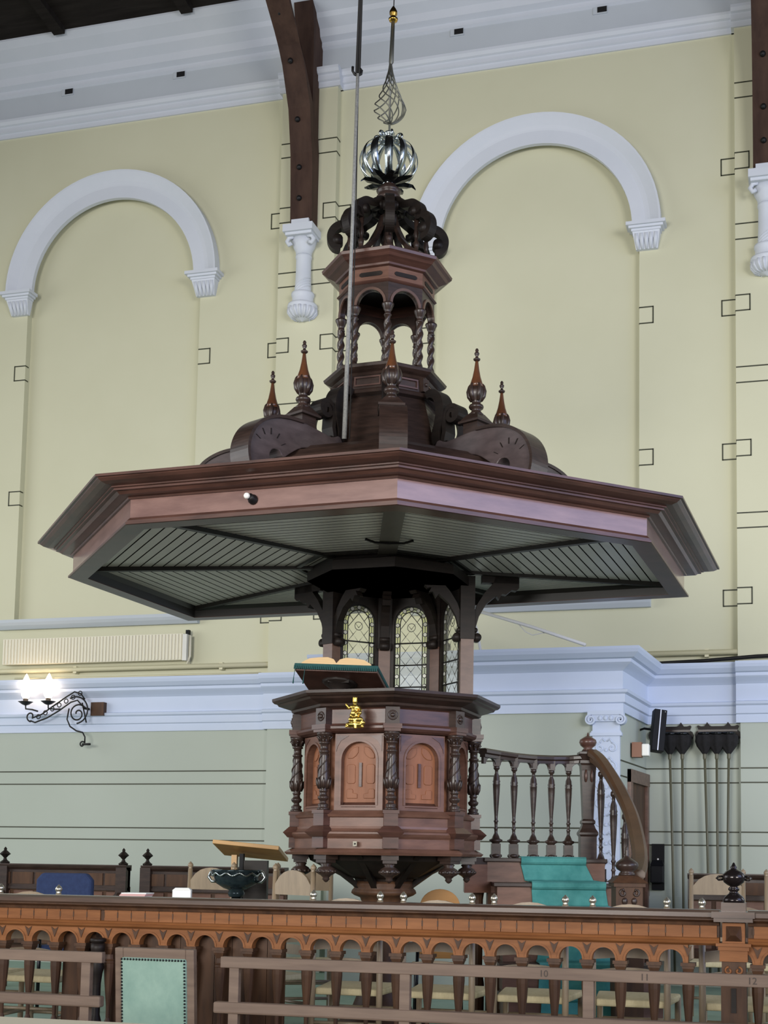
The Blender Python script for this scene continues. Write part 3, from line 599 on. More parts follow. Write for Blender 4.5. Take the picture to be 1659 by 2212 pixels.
# ---- gilded figure
fg = MB(True)
fp = pl(766, 1572, -.66)
for c, r, q in [((0, 0, .165), .017, (1, 1, 1.15)), ((0, .004, .125), .026, (1.05, .8, 1)), ((0, .004, .105), .024, (1, .8, 1)), ((.0, 0, .075), .034, (1, .85, .9)), ((.02, -.012, .05), .026, (1.3, 1, .8)), ((-.015, -.012, .048), .024, (1.1, 1, .9)), ((.042, -.006, .03), .024, (1.1, .9, .8)), ((.0, -.004, .018), .035, (1.7, .9, .5)), ((.03, -.018, .09), .014, (1, 1, 1)), ((-.01, -.022, .088), .016, (1, 1, 1.3)), ((-.012, -.026, .112), .010, (1, 1, 1))]: fg.sphere(c, r, 14, 10, q)
fg.tube([(-.024, 0, .135), (-.042, -.008, .118), (-.05, -.012, .135), (-.056, -.008, .15)], [.010, .010, .008, .007], 8); fg.tube([(.024, 0, .132), (.036, -.012, .11), (.03, -.022, .09), (.01, -.026, .09)], [.011, .010, .009, .008], 8)
fg.tube([(0, 0, .14), (0, 0, .155)], .010, 8); fg.tube([(.0, -.02, .05), (.004, -.026, .02), (.006, -.03, -.012)], [.012, .011, .009], 8)
for q in range(5): t = -PI*.5+(q-2)*.75; fg.tube([(.013*math.cos(t), .013*math.sin(t), .176), (.016*math.cos(t), .016*math.sin(t), .194)], [.005, .003], 6)
for q in range(9): fg.sphere((-.05+.0125*q, -.012, .004+.002*(q % 2)), .011, 8, 6)
go = fg.build('gilded_figure', 'gold'); go.location = CEN+EX*fp.x+EY*(-.665)+Vector((0, 0, 2.008)); go.rotation_euler = (0, 0, TH)
rm = go.modifiers.new('fuse', 'REMESH'); rm.mode = 'VOXEL'; rm.voxel_size = .0035; rm.use_smooth_shade = True
sm_ = go.modifiers.new('soften', 'SMOOTH'); sm_.iterations = 5
tag(go, 'small gilded seated figure fixed to the front of the pulpit frieze', 'figurine')
# ---- book rest and bible
br = thing('book_rest', 'green cloth covered book rest tilted on the pulpit parapet', 'book rest', CEN+EX*-.26+EY*-.42+Vector((0, 0, 2.36)), TH)
br.rotation_euler = (R_(-13), R_(2.5), TH-R_(12))
MB().box(-.27, .27, -.19, .20, -.035, -.012).build('board', 'red_wood', br, .004); MB().box(-.275, .275, -.20, .205, -.014, .012).build('cloth', 'teal_cloth', br, .006)
m = MB()
for k in range(45): m.box(-.274+.0122*k, -.266+.0122*k, -.203, -.199, -.03, -.005)
fr_ = m.build('fringe', 'teal_cloth', br); fr_['kind'] = 'stuff'
m = MB(True); m.lathe([(.03, -.16), (.035, -.12), (.06, -.08), (.10, -.05), (.12, -.036)], 12, (-.02, .02)); m.box(-.08, .06, -.06, .08, -.06, -.036); m.build('stem', 'black_wood', br)
for x in (-.265, -.20): MB(True).tube([(x, -.20, -.01), (x, -.205, -.08), (x, -.203, -.13)], [.002, .002, .005], 5).build('tassel', 'teal_cloth', br)
bk = thing('open_bible', 'large open book with tan page edges lying on the green book rest', 'book', CEN+EX*-.27+EY*-.44+Vector((0, 0, 2.375)), TH)
bk.rotation_euler = (R_(-13), R_(2.5), TH-R_(12))
for sg in (-1, 1):
    top = [(sg*x, z) for x, z in ((.0, .018), (.02, .045), (.06, .058), (.12, .055), (.18, .046), (.225, .02))]
    MB().prism(top+[(sg*.235, .003), (sg*.0, .003)], -.15, .15).build('pages', 'page', bk)
MB().box(-.245, .245, -.165, .16, -.002, .004).build('cover', 'black_wood', bk)
# ================================================================== SOUNDING BOARD (canopy)
RC = 2.13
ca = thing('sounding_board', 'huge octagonal wooden sounding board over the pulpit with boarded soffit', 'canopy', CEN, TH+R_(1.6))
def cv(a, r=RC): return Vector((r*math.sin(R_(a)), -r*math.cos(R_(a)), 0))
EV = Vector((.844, .580, 0))
POLY = [cv(0), cv(45), cv(90), EV, cv(-135), cv(-90), cv(-45)]
NP = len(POLY)
def offs(d):
    out = []
    for i in range(NP):
        a, b, c = POLY[i-1], POLY[i], POLY[(i+1) % NP]
        n1 = Vector(((b-a).y, -(b-a).x, 0)).normalized(); n2 = Vector(((c-b).y, -(c-b).x, 0)).normalized()
        out.append(b+(n1+n2)*(d/(1+n1.dot(n2))))
    return out
def cring(prof, name, mt, parent=ca):
    return MB().loft([[(p.x, p.y, z) for p in offs(d)] for d, z in prof]).build(name, mt, parent)
cring([(-.115, 3.075), (-.115, 3.045), (-.004, 3.045), (.006, 3.047), (.006, 3.06), (-.004, 3.062), (-.004, 3.072), (-.012, 3.08), (-.022, 3.09), (-.05, 3.09)], 'base_moulding', 'red_wood')
cring([(-.03, 3.196), (-.008, 3.196), (-.004, 3.206), (.05, 3.208), (.066, 3.222), (.085, 3.224), (.085, 3.235), (.10, 3.237), (.10, 3.245), (.135, 3.248), (.165, 3.256), (.183, 3.268), (.186, 3.273), (.20, 3.274), (.20, 3.288), (.10, 3.31)], 'crown_moulding', 'red_wood')
for i in range(NP):
    a, b = offs(-.022)[i], offs(-.022)[(i+1) % NP]; a2, b2 = offs(-.05)[i], offs(-.05)[(i+1) % NP]
    MB().hexa([(*a.xy, 3.088), (*b.xy, 3.088), (*b2.xy, 3.088), (*a2.xy, 3.088)], [(*a.xy, 3.2), (*b.xy, 3.2), (*b2.xy, 3.2), (*a2.xy, 3.2)]).build('fascia_board', 'fascia_wood', ca)
# soffit: flat border, moulding, boards, battens
cring([(-.115, 3.05), (-.12, 3.075), (-.125, 3.10), (-.15, 3.13), (-.165, 3.135)], 'soffit_moulding', 'batten')
O2 = offs(-.16); HUB = Vector((0, 0, 0)); ZS0, ZS1 = 3.125, 3.195
NB = 24
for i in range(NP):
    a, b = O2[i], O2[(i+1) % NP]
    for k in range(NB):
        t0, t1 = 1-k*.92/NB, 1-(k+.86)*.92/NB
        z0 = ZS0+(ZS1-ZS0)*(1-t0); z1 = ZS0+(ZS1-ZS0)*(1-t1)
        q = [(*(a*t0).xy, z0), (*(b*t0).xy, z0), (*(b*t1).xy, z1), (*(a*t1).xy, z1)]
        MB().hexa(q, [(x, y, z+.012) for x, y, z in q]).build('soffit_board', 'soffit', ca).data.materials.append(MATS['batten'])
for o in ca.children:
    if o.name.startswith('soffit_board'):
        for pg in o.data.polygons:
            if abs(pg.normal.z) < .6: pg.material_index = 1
m = MB(); m.slab([(*(p*.99).xy,) for p in O2][:], 3.215, 3.225); m.build('soffit_backing', 'batten', ca)
for i in range(NP):
    p = O2[i].normalized(); n = Vector((-p.y, p.x, 0)); L = O2[i].length; wd = .02 if i else .06
    o, e = p*.3, p*(L-.0); h = n*wd
    q = [(*(o-h).xy, 3.165), (*(o+h).xy, 3.165), (*(e+h).xy, 3.095), (*(e-h).xy, 3.095)]
    MB().hexa(q, [(x, y, z+.035) for x, y, z in q]).build('batten', 'batten' if i else 'soffit_dark', ca)
for R0 in (.62,):
    pts = [(R0*math.sin(k*PI/4), -R0*math.cos(k*PI/4)) for k in range(8)]; pin = [(x*.95, y*.95) for x, y in pts]
    m = MB(); m.loft([[(x, y, z) for x, y in pp] for pp, z in ((pts, 3.18), (pts, 3.158), (pin, 3.158), (pin, 3.18))]); m.build('inner_ring', 'batten', ca)
o8([(.50, 3.15), (.50, 3.19), (.02, 3.19)], 'soffit_shade_disc', 'black_wood', ca)  # black disc standing in for the pulpit's shadow at the soffit centre
m = MB(); m.ribbon([(x*.30, z) for x, z in ((-.5, 3.155), (-.3, 3.135), (0, 3.13), (.3, 3.135), (.5, 3.155))], .012, -.93, -.91); m.build('iron_strap', 'iron', ca)
# small lamp on the fascia
lp = thing('pin_lamp', 'small bulb in a dark holder on the left front fascia of the canopy', 'lamp', CEN+EX*-.725+EY*-1.80+Vector((0, 0, 3.137)), TH)
MB(True).lathe([(.002, 0), (.028, 0), (.028, .02), (.02, .03), (.02, .05), (.002, .05)], 14).build('holder', 'iron', lp); MB(True).sphere((-.012, -.0, .062), .018, 10, 8).build('bulb', 'white_plastic', lp)
lp.rotation_euler = (R_(80), 0, TH-R_(22))
# roof of the canopy
RF = [(1.075, 3.29), (.80, 3.38), (.62, 3.47), (.53, 3.53), (.49, 3.57), (.475, 3.62), (.465, 3.68), (.458, 3.685), (.45, 3.735), (.44, 3.74), (.425, 3.79), (.41, 3.795), (.385, 3.835), (.36, 3.84), (.30, 3.86), (.20, 3.89)]
m = MB(); m.loft([[(p.x*s_, p.y*s_, z) for p in POLY] for s_, z in RF]); m.build('roof', 'dark_wood', ca)
# siding of the drum
for k in range(7):
    r0 = .46-.018*k; r1 = r0-.012; z0 = 3.87+.062*k
    o8([(r0-.06, z0), (r0, z0), (r0+.004, z0+.006), (r1, z0+.062), (r1-.06, z0+.062)], 'siding_course', 'dark_wood', ca)
# scroll brackets and finials
sc_out = [(.50, 3.84), (.70, 3.83), (.86, 3.80), (.96, 3.74), (1.02, 3.70), (1.06, 3.735), (1.11, 3.73), (1.135, 3.69), (1.12, 3.64), (1.14, 3.58), (1.27, 3.56), (1.305, 3.62), (1.315, 3.70), (1.295, 3.78), (1.25, 3.85), (1.18, 3.905), (1.09, 3.945), (.98, 3.965), (.86, 3.97), (.72, 3.955), (.60, 3.94), (.52, 3.96)]
SCO = sp2(sc_out, 3, True)
curl = [(.40, 4.30), (.43, 4.31), (.47, 4.30), (.50, 4.27), (.52, 4.22), (.525, 4.16), (.51, 4.08), (.49, 4.02), (.50, 3.96), (.54, 3.93), (.60, 3.93)]
vol = spiral((.655, 4.10), .115, .115, R_(-112), R_(-112), 1)
vol = [(.52, 3.94), (.55, 3.96), (.565, 4.02), (.56, 4.09), (.57, 4.15), (.60, 4.185)]+spiral((.625, 4.13), .058, .014, R_(105), R_(-430), 30)
fin = [(.05, 4.09), (.05, 4.10), (.034, 4.115), (.03, 4.13), (.045, 4.138), (.05, 4.15), (.045, 4.162), (.03, 4.17), (.028, 4.18), (.037, 4.195), (.05, 4.225), (.054, 4.25), (.05, 4.28)]
tip = [(.05, 4.28), (.041, 4.31), (.028, 4.35), (.018, 4.40), (.012, 4.445), (.01, 4.46)]
top = [(.01, 4.46), (.022, 4.468), (.024, 4.476), (.012, 4.483), (.008, 4.495), (.015, 4.505), (.017, 4.515), (.009, 4.525), (.012, 4.535), (.008, 4.545), (.001, 4.55)]
for k in range(8):
    Mk = Matrix.Rotation(k*PI/4, 4, 'Z') @ Matrix.Rotation(-PI/2, 4, 'Z')   # local x -> outward
    m = MB(); m.M = Mk; m.prism(SCO, -.07, .07); sb_ = m.build('scroll_bracket', 'scroll_wood', ca, .006)
    m = MB(); m.M = Mk; m.ribbon(sp2(sc_out[9:19], 4), .02, -.085, .085); m.build('scroll_band', 'dark_wood', sb_)
    m = MB(); m.M = Mk; cu_ = sp2(curl, 3); m.ribbon(cu_, [.05+.018*math.sin(PI*q/(len(cu_)-1)) for q in range(len(cu_))], -.055, .055); m.ribbon(vol, .032, -.05, .05); m.build('volute', 'black_wood', sb_)
    m = MB(); m.M = Mk
    for a_ in range(5): t = R_(30+30*a_); m.hexa([(1.13+.10*math.cos(t)-.004, -.073, 3.72+.10*math.sin(t)), (1.13+.10*math.cos(t)+.004, -.073, 3.72+.10*math.sin(t)), (1.13+.10*math.cos(t)+.004, .073, 3.72+.10*math.sin(t)), (1.13+.10*math.cos(t)-.004, .073, 3.72+.10*math.sin(t))], [(1.13+.14*math.cos(t)-.004, -.073, 3.72+.14*math.sin(t)), (1.13+.14*math.cos(t)+.004, -.073, 3.72+.14*math.sin(t)), (1.13+.14*math.cos(t)+.004, .073, 3.72+.14*math.sin(t)), (1.13+.14*math.cos(t)-.004, .073, 3.72+.14*math.sin(t))])
    m.build('carved_notches', 'black_wood', sb_)['kind'] = 'stuff'
    Mf = Mk @ Matrix.Translation((.80, 0, 0))
    m = MB(); m.M = Mf; m.box(-.06, .06, -.06, .06, 3.94, 4.03); m.hexa([(-.085, -.085, 4.03), (.085, -.085, 4.03), (.085, .085, 4.03), (-.085, .085, 4.03)], [(-.085, -.085, 4.045), (.085, -.085, 4.045), (.085, .085, 4.045), (-.085, .085, 4.045)]); m.hexa([(-.08, -.08, 4.045), (.08, -.08, 4.045), (.08, .08, 4.045), (-.08, .08, 4.045)], [(-.04, -.04, 4.10), (.04, -.04, 4.10), (.04, .04, 4.10), (-.04, .04, 4.10)]); fn_ = m.build('finial_pedestal', 'dark_wood', ca)
    m = MB(True); m.M = Mf; m.lathe(fin, 18); m.build('finial_bulb', 'dark_wood', fn_)
    m = MB(True); m.M = Mf
    for a_ in range(6): t = a_*PI/3; m.tube([(r*math.sin(t), -r*math.cos(t), z) for r, z in ((.03, 4.19), (.047, 4.22), (.053, 4.255), (.048, 4.29), (.043, 4.305))], [.012, .016, .015, .009, .003], 6)
    m.build('carved_leaves', 'dark_wood', fn_)['kind'] = 'stuff'
    m = MB(True); m.M = Mf; m.lathe(tip, 16); m.build('finial_tip', 'tip_wood', fn_)
    m = MB(True); m.M = Mf; m.lathe(top, 14); m.build('finial_knob', 'dark_wood', fn_)
# ================================================================== LANTERN
la = thing('lantern_turret', 'small octagonal wooden lantern with twisted columns on top of the sounding board', 'lantern', CEN-EX*.02, TH+R_(1.6))
def l8(prof, name, mt, par=la): return MB().lathe(prof, 8, smooth=False).build(name, mt, par)
l8([(.25, 4.29), (.345, 4.295), (.39, 4.305), (.40, 4.32), (.385, 4.335), (.36, 4.345), (.3, 4.345)], 'base_moulding', 'dark_wood')
l8([(.25, 4.34), (.355, 4.345), (.35, 4.44), (.25, 4.44)], 'gallery_wall', 'dark_wood')
l8([(.25, 4.43), (.36, 4.435), (.375, 4.45), (.40, 4.46), (.425, 4.475), (.432, 4.492), (.42, 4.50), (.25, 4.51)], 'gallery_cornice', 'dark_wood')
AG = .353*math.cos(PI/8)
for k in range(8):
    m = MB(); m.M = Matrix.Rotation((k+.5)*PI/4, 4, 'Z') @ Matrix.Translation((0, -AG, 0))
    m.box(-.095, .095, -.012, .004, 4.36, 4.37); m.box(-.095, .095, -.012, .004, 4.415, 4.425); m.box(-.095, -.085, -.012, .004, 4.37, 4.415); m.box(.085, .095, -.012, .004, 4.37, 4.415); m.build('panel_frame', 'red_wood', la)
    m = MB(); m.M = Matrix.Rotation(k*PI/4, 4, 'Z') @ Matrix.Translation((0, -.352, 0))
    m.prism([(-.025, 4.345), (.025, 4.345), (.03, 4.435), (-.03, 4.435)], -.03, .05); cb = m.build('corner_console', 'dark_wood', la)
    m = MB(True); m.M = Matrix.Rotation(k*PI/4, 4, 'Z') @ Matrix.Translation((0, -.352, 0)); m.sphere((0, -.032, 4.395), .014, 8, 6); m.build('boss', 'dark_wood', cb)
    Rm = Matrix.Rotation(k*PI/4, 4, 'Z') @ Matrix.Translation((0, -.315, 0))
    m = MB(True); m.M = Rm; m.lathe([(.034, 4.50), (.034, 4.515), (.024, 4.525), (.027, 4.535), (.022, 4.545)], 14)
    zs_ = [4.545+.31*i/30 for i in range(31)]
    loops = []
    for z in zs_:
        loops.append([((.0215*(1+.26*math.cos(2*(t-(z*78)/2)))) * math.sin(t), -(.0215*(1+.26*math.cos(2*(t-(z*78)/2))))*math.cos(t), z) for t in [2*PI*q/16 for q in range(16)]])
    m.loft(loops, smooth=True); tc_ = m.build('twisted_column', 'dark_wood', la)
    m = MB(True); m.M = Rm; m.lathe([(.02, 4.85), (.027, 4.857), (.022, 4.865), (.022, 4.885), (.028, 4.892), (.034, 4.91), (.042, 4.925), (.042, 4.935), (.036, 4.94)], 14); m.build('capital', 'dark_wood', tc_)
    AL = .335*math.cos(PI/8); hw = .335*math.sin(PI/8)
    Wm = Matrix.Rotation((k+.5)*PI/4, 4, 'Z') @ Matrix.Translation((0, -AL, 0))
    m = MB(); m.M = Wm; m.archplate(-hw, hw, 4.935, 5.085, 0, .098, 4.935, 4.94, 0, .035, 18); ap = m.build('arch', 'dark_wood', la)
    m = MB(); m.M = Wm; m.archband(0, 4.94, .098, .116, -.010, .02, 18); m.build('arch_moulding', 'post_wood', ap)
    m = MB(); m.M = Wm; m.box(-hw, hw, -.0, .03, 5.10, 5.20); en = m.build('entablature_panel', 'brown_wood', la)
    m = MB(); m.M = Wm; sl = [(-.07, 5.135), (.07, 5.135), (.082, 5.142), (.085, 5.15), (.082, 5.158), (.07, 5.165), (-.07, 5.165), (-.082, 5.158), (-.085, 5.15), (-.082, 5.142)]; m.prism(sl, -.004, .01); m.build('slot', 'black_wood', en)
MB().lathe([(.29, 5.08), (.34, 5.085), (.352, 5.092), (.345, 5.105), (.29, 5.105), (.29, 5.08)], 8, smooth=False, caps=False).build('string_moulding', 'red_wood', la)
l8([(.26, 5.19), (.34, 5.195), (.36, 5.20), (.365, 5.212), (.40, 5.228), (.42, 5.235), (.435, 5.25), (.455, 5.262), (.46, 5.28), (.45, 5.288), (.2, 5.33), (.05, 5.36)], 'cornice', 'red_wood')
l8([(.3, 5.16), (.02, 5.17), (.02, 5.19), (.3, 5.18)], 'ceiling_panel', 'black_wood')
# open crown of scroll ribs
rib = sp2([(.05, 5.765), (.07, 5.785), (.10, 5.79), (.13, 5.77), (.16, 5.74), (.20, 5.73), (.25, 5.72), (.295, 5.685), (.31, 5.64), (.30, 5.615), (.335, 5.62), (.375, 5.595), (.40, 5.55), (.40, 5.50), (.375, 5.46), (.335, 5.45)], 4)
for k in range(8):
    Mk = Matrix.Rotation(k*PI/4, 4, 'Z') @ Matrix.Rotation(-PI/2, 4, 'Z')
    m = MB(); m.M = Mk; m.ribbon(rib, [.045+.014*math.sin(PI*q/(len(rib)-1)) for q in range(len(rib))], -.032, .032); cr = m.build('crown_scroll', 'black_wood', la, .004)
    for c_, r_ in (((.352, 5.51), .036), ((.258, 5.66), .03), ((.10, 5.75), .026)):
        m = MB(True); m.M = Mk; m.tube([(c_[0], -.045, c_[1]), (c_[0], .045, c_[1])], r_, 14); m.build('scroll_eye', 'black_wood', cr)
    m = MB(); m.M = Mk; m.ribbon([(.05, 5.70), (.08, 5.60), (.13, 5.50), (.20, 5.42), (.27, 5.37), (.31, 5.345)], [.02, .024, .028, .03, .03, .03], -.02, .02); m.build('lower_rib', 'dark_wood', cr)
    m = MB(True); m.M = Mk @ Matrix.Translation((.27, 0, 0)); m.lathe([(.03, 5.345), (.03, 5.365), (.014, 5.38), (.018, 5.41), (.022, 5.43), (.011, 5.45), (.014, 5.475), (.02, 5.50), (.014, 5.53), (.02, 5.60)], 12); m.build('spindle', 'dark_wood', cr)
m = MB(); m.lathe([(.08, 5.33), (.08, 5.36), (.04, 5.38), (.035, 5.45), (.048, 5.48), (.035, 5.52), (.03, 5.70), (.04, 5.82)], 8, smooth=False); m.build('centre_post', 'dark_wood', la)
MB(True).lathe([(.05, 5.77), (.06, 5.80), (.078, 5.825), (.09, 5.845), (.072, 5.865), (.082, 5.88), (.09, 5.895), (.07, 5.915), (.045, 5.925), (.05, 5.94), (.02, 5.945)], 20).build('neck', 'dark_wood', la)
# ================================================================== SPIRE
spx = thing('spire_ornament', 'pewter openwork globe with spiral wire flame and gilt ball crowning the lantern', 'spire', CEN-EX*.025+Vector((0, 0, 5.94)), TH)
for k in range(8):
    Mk = Matrix.Rotation((k+.3)*PI/4, 4, 'Z'); m = MB(); m.M = Mk
    w_ = [.012, .035, .045, .04, .022, .003]; y_ = [-.03, -.07, -.11, -.145, -.175, -.20]; z_ = [.0, .005, .012, .012, .018, .03 if k % 2 else .0]
    m.loft([[(-a, y, z+.006), (0, y, z-.004), (a, y, z+.006), (0, y, z+.0)] for a, y, z in zip(w_, y_, z_)]); m.build('leaf', 'dark_metal', spx)
m = MB(True); m.lathe([(.04, -.01), (.05, .01), (.04, .03), (.015, .04), (.012, .32), (.03, .33), (.022, .35), (.03, .375), (.04, .385), (.03, .395), (.012, .40)], 16); m.build('stem', 'pewter', spx)
RB, ZB = .205, .175
for k in range(12):
    Mk = Matrix.Rotation(k*2*PI/12, 4, 'Z'); m = MB(True); m.M = Mk; loops = []
    for i in range(17):
        t = PI*(.06+.88*i/16); r = RB*math.sin(t)**.85; z = ZB-.158*math.cos(t); wd = .009+.021*math.sin(t)**1.3
        loops.append([(-wd, -r, z), (0, -r-.004, z), (wd, -r, z), (0, -r+.004, z)])
    m.loft(loops, smooth=True); m.build('globe_band', 'pewter', spx)
for k in range(7):
    m = MB(True); m.M = Matrix.Rotation(k*2*PI/7+.2, 4, 'Z') @ Matrix.Rotation(-PI/2, 4, 'Z')
    m.tube([(x, 0, z) for x, z in [(.03, .33), (.06, .335)]+spiral((.085, .345), .025, .010, R_(200), R_(-160), 14)], .009, 6); m.build('crown_curl', 'pewter', spx)
for k in range(9):
    t0 = k*2*PI/9; pts = []
    for i in range(41):
        u = i/40; z = .455+u*.47
        r = .112*math.sin(min(1, u/.24)*PI/2)**.8 if u < .24 else .112*(max(0, 1-(u-.24)/.76)**1.55)+.006
        pts.append((r*math.sin(t0-u*4.6), -r*math.cos(t0-u*4.6), z))
    MB(True).tube(pts, .0046, 5).build('flame_wire', 'wire_metal', spx)
MB(True).tube([(0, 0, .39), (0, 0, .9), (.004, 0, .92), (.012, 0, 1.23)], [.008, .009, .017, .013], 8).build('rod', 'wire_metal', spx)
MB(True).lathe([(.01, 1.225), (.03, 1.235), (.034, 1.25), (.018, 1.262), (.018, 1.27), (.028, 1.285), (.028, 1.305), (.018, 1.325), (.012, 1.335), (.006, 1.345)], 16, (.013, 0)).build('gilt_ball', 'brass', spx)
tp = CEN-EX*.01
tag(MB(True).tube([tp+Vector((0, 0, 7.28)), tp+EX*.01+Vector((0, 0, 7.8)), tp+EX*.02+Vector((0, 0, 12.5))], .004, 5).build('suspension_wire', 'rope_dark'), 'thin wire rising from the gilt ball of the spire', 'wire')
rp = thing('hoist_rope', 'long hanging rope with a hook passing in front of the lantern', 'rope', CEN, TH)
A0, A1, A2 = pl(745, 948, -.52), pl(773, 160, -.52), pl(781, -60, -.52)
ext = A1+(A2-A1)*6
for s_ in (-1, 1): MB(True).tube([A1+Vector((s_*.009, 0, 0)), A2+Vector((s_*.005, 0, 0)), ext], .009, 6).build('upper_rope', 'rope_dark', rp)
MB(True).tube([A0+Vector((-.004, 0, 0)), A0.lerp(A1, .5), A1], [.016, .012, .011], 8).build('lower_rope', 'rope_light', rp)
MB(True).tube([A0+Vector((.03, 0, .0)), A0.lerp(A1, .6)+Vector((.02, 0, 0)), A1+Vector((.004, 0, -.02))], .004, 6).build('guide_line', 'rope_dark', rp)
MB(True).tube([A1+Vector((x, 0, z)) for x, z in ((-.035, .05), (-.035, .02), (-.02, -.005), (.0, -.012), (.022, .0), (.026, .025), (.012, .04))], .009, 6).build('hook', 'iron', rp)
# ================================================================== STAIRCASE
st = thing('pulpit_staircase', 'wooden staircase with turned balusters and curved handrail leading up to the pulpit', 'staircase', CEN, TH)
RISE = .172; Z0 = 1.205
STP = [(.45, 1.01, 1.476), (.25, 1.065, 1.585), (.05, 1.08, 1.62), (-.15, 1.07, 1.64), (-.35, 1.05, 1.66), (-.55, 1.04, 1.68), (-.75, 1.03, 1.70)]
m = MB(); m.slab([(.55, .30), (.72, .42), (.78, .46), (1.62, .46), (1.62, .98), (1.25, .98), (.95, .80), (.55, .70)], Z0-.05, Z0); m.build('landing', 'dark_wood', st)
m = MB(); m.slab([(.60, .33), (.80, .47), (1.60, .47), (1.60, .95), (.62, .75)], Z0-.25, Z0-.05); m.build('landing_apron', 'brown_wood', st)
for x, y in ((.72, .60), (1.45, .86)): MB(True).lathe([(.05, 0), (.05, .3), (.035, .4), (.035, .9), (.05, 1.0)], 10, (x, y)).build('landing_leg', 'rail_dark', st)
for k, (y, xl, xr) in enumerate(STP):
    z = Z0-k*RISE; yb = STP[k-1][0]+.02 if k else .5
    m = MB(); m.box(xl-.24, xr+.14, y, yb, z-RISE+.0, z-.03) if k < 6 else m.box(xl-.24, xr+.14, y, yb, 0, z-.03); s_ = m.build('step', 'brown_wood', st)
    m = MB(); m.box(xl-.265, xr+.155, y-.025, yb, z-.03, z); m.build('tread_nosing', 'dark_wood', s_, .005)
    if k: MB().box(xl-.24, xr+.14, y+.005, y+.22, max(0, z-RISE-.14), z-RISE).build('carriage', 'rail_dark', s_)
for k in range(6):
    y, xl, xr = STP[k]; MB().hexa([(xl-.23, y+.03, 0), (xl-.18, y+.03, 0), (xl-.18, y+.19, 0), (xl-.23, y+.19, 0)], [(xl-.23, y+.03, Z0-(k+1)*RISE), (xl-.18, y+.03, Z0-(k+1)*RISE), (xl-.18, y+.19, Z0-(k+1)*RISE), (xl-.23, y+.19, Z0-(k+1)*RISE)]).build('side_panel', 'rail_dark', st)
# carpet runner: one strip over treads and risers
m = MB()
row = [(STP[0][1], STP[0][2], .80, Z0+.012)]
for k, (y, xl, xr) in enumerate(STP):
    z = Z0-k*RISE; row += [(xl, xr, y-.02, z+.012), (xl, xr, y-.04, z-.0), (xl, xr, y-.034, z-.03), (xl, xr, y-.012, z-.045)]
    zn = z-RISE
    nx = STP[k+1] if k < 6 else (y-.2, xl, xr)
    row += [((xl+nx[1])/2, (xr+nx[2])/2, y-.012, max(zn+.02, .02)), (nx[1], nx[2], y-.03, max(zn+.012, .014))]
m.loft([[(a, y, z) for a in (xl,)]+[(b, y, z) for b in (xr,)]+[(xr, y+.006, z-.008), (xl, y+.006, z-.008)] for xl, xr, y, z in row]); cr_ = m.build('carpet_runner', 'teal_carpet')
cr_.location = CEN; cr_.rotation_euler = (0, 0, TH); tag(cr_, 'teal carpet runner covering the pulpit stairs', 'carpet')
bal = [(.035, 0), (.045, .008), (.045, .02), (.03, .03), (.028, .08), (.028, .105), (.048, .118), (.048, .128), (.03, .135), (.022, .155), (.012, .175), (.012, .20), (.017, .21), (.011, .22), (.012, .25), (.018, .26), (.012, .27), (.013, .30), (.019, .38), (.025, .48), (.026, .52), (.028, .525), (.024, .535), (.028, .545), (.024, .555), (.022, .58), (.012, .605), (.012, .625), (.022, .635), (.022, .65), (.016, .66)]
def hand(u): # landing rail path in local frame
    P = [(.72, .36), (.83, .46), (.97, .61), (1.13, .73), (1.27, .80), (1.41, .85), (1.54, .80)]
    f = u*(len(P)-1); i = min(int(f), len(P)-2); t = f-i; return (P[i][0]+(P[i+1][0]-P[i][0])*t, P[i][1]+(P[i+1][1]-P[i][1])*t)
LB = [(.83, .46), (.972, .60), (1.128, .72), (1.272, .80), (1.408, .85)]
for x, y in LB:
    m = MB(True); m.lathe([(r, Z0+z) for r, z in bal], 14, (x, y)); b_ = m.build('baluster', 'dark_wood', st)
    MB().box(x-.033, x+.033, y-.033, y+.033, Z0, Z0+.1).build('foot_block', 'dark_wood', b_)
    MB().box(x-.025, x+.025, y-.02, y+.02, Z0+.655, Z0+.75).build('head_block', 'dark_wood', b_)
def sweep_rail(pts, w_, h_, name, mt):
    loops = []
    for i, p in enumerate(pts):
        a = Vector(pts[max(i-1, 0)]); b = Vector(pts[min(i+1, len(pts)-1)]); t = (b-a); n = Vector((-t.y, t.x, 0)).normalized(); p = Vector(p)
        loops.append([p+n*x+Vector((0, 0, z)) for x, z in ((-w_/2, 0), (-w_/2, -h_*.4), (-w_*.3, -h_*.6), (-w_*.3, -h_), (w_*.3, -h_), (w_*.3, -h_*.6), (w_/2, -h_*.4), (w_/2, 0), (w_*.3, h_*.25), (-w_*.3, h_*.25))])
    m = MB(); m.loft(loops); m.add(loops[0], [list(range(10))], False); m.add(loops[-1], [list(range(9, -1, -1))], False); return m.build(name, mt, st)
hp = [(*hand(i/18), 1.955+.045*abs(i/18-.45)**1.6) for i in range(19)]
sweep_rail(hp, .085, .05, 'handrail', 'dark_wood')
for (x0, y0), (x1, y1) in zip([(.72, .36)]+LB, LB+[(1.54, .82)]):   # scalloped valance under the handrail
    d_ = Vector((x1-x0, y1-y0, 0)); L = d_.length; m = MB(); m.M = Matrix.Translation((x0, y0, 0)) @ Matrix.Rotation(math.atan2(d_.y, d_.x), 4, 'Z')
    m.archplate(0, L, Z0+.665, Z0+.72, L/2, L*.34, Z0+.665, Z0+.665, -.012, .012, 10, rise=.045); m.build('valance', 'dark_wood', st)
nx_, ny_ = 1.545, .80
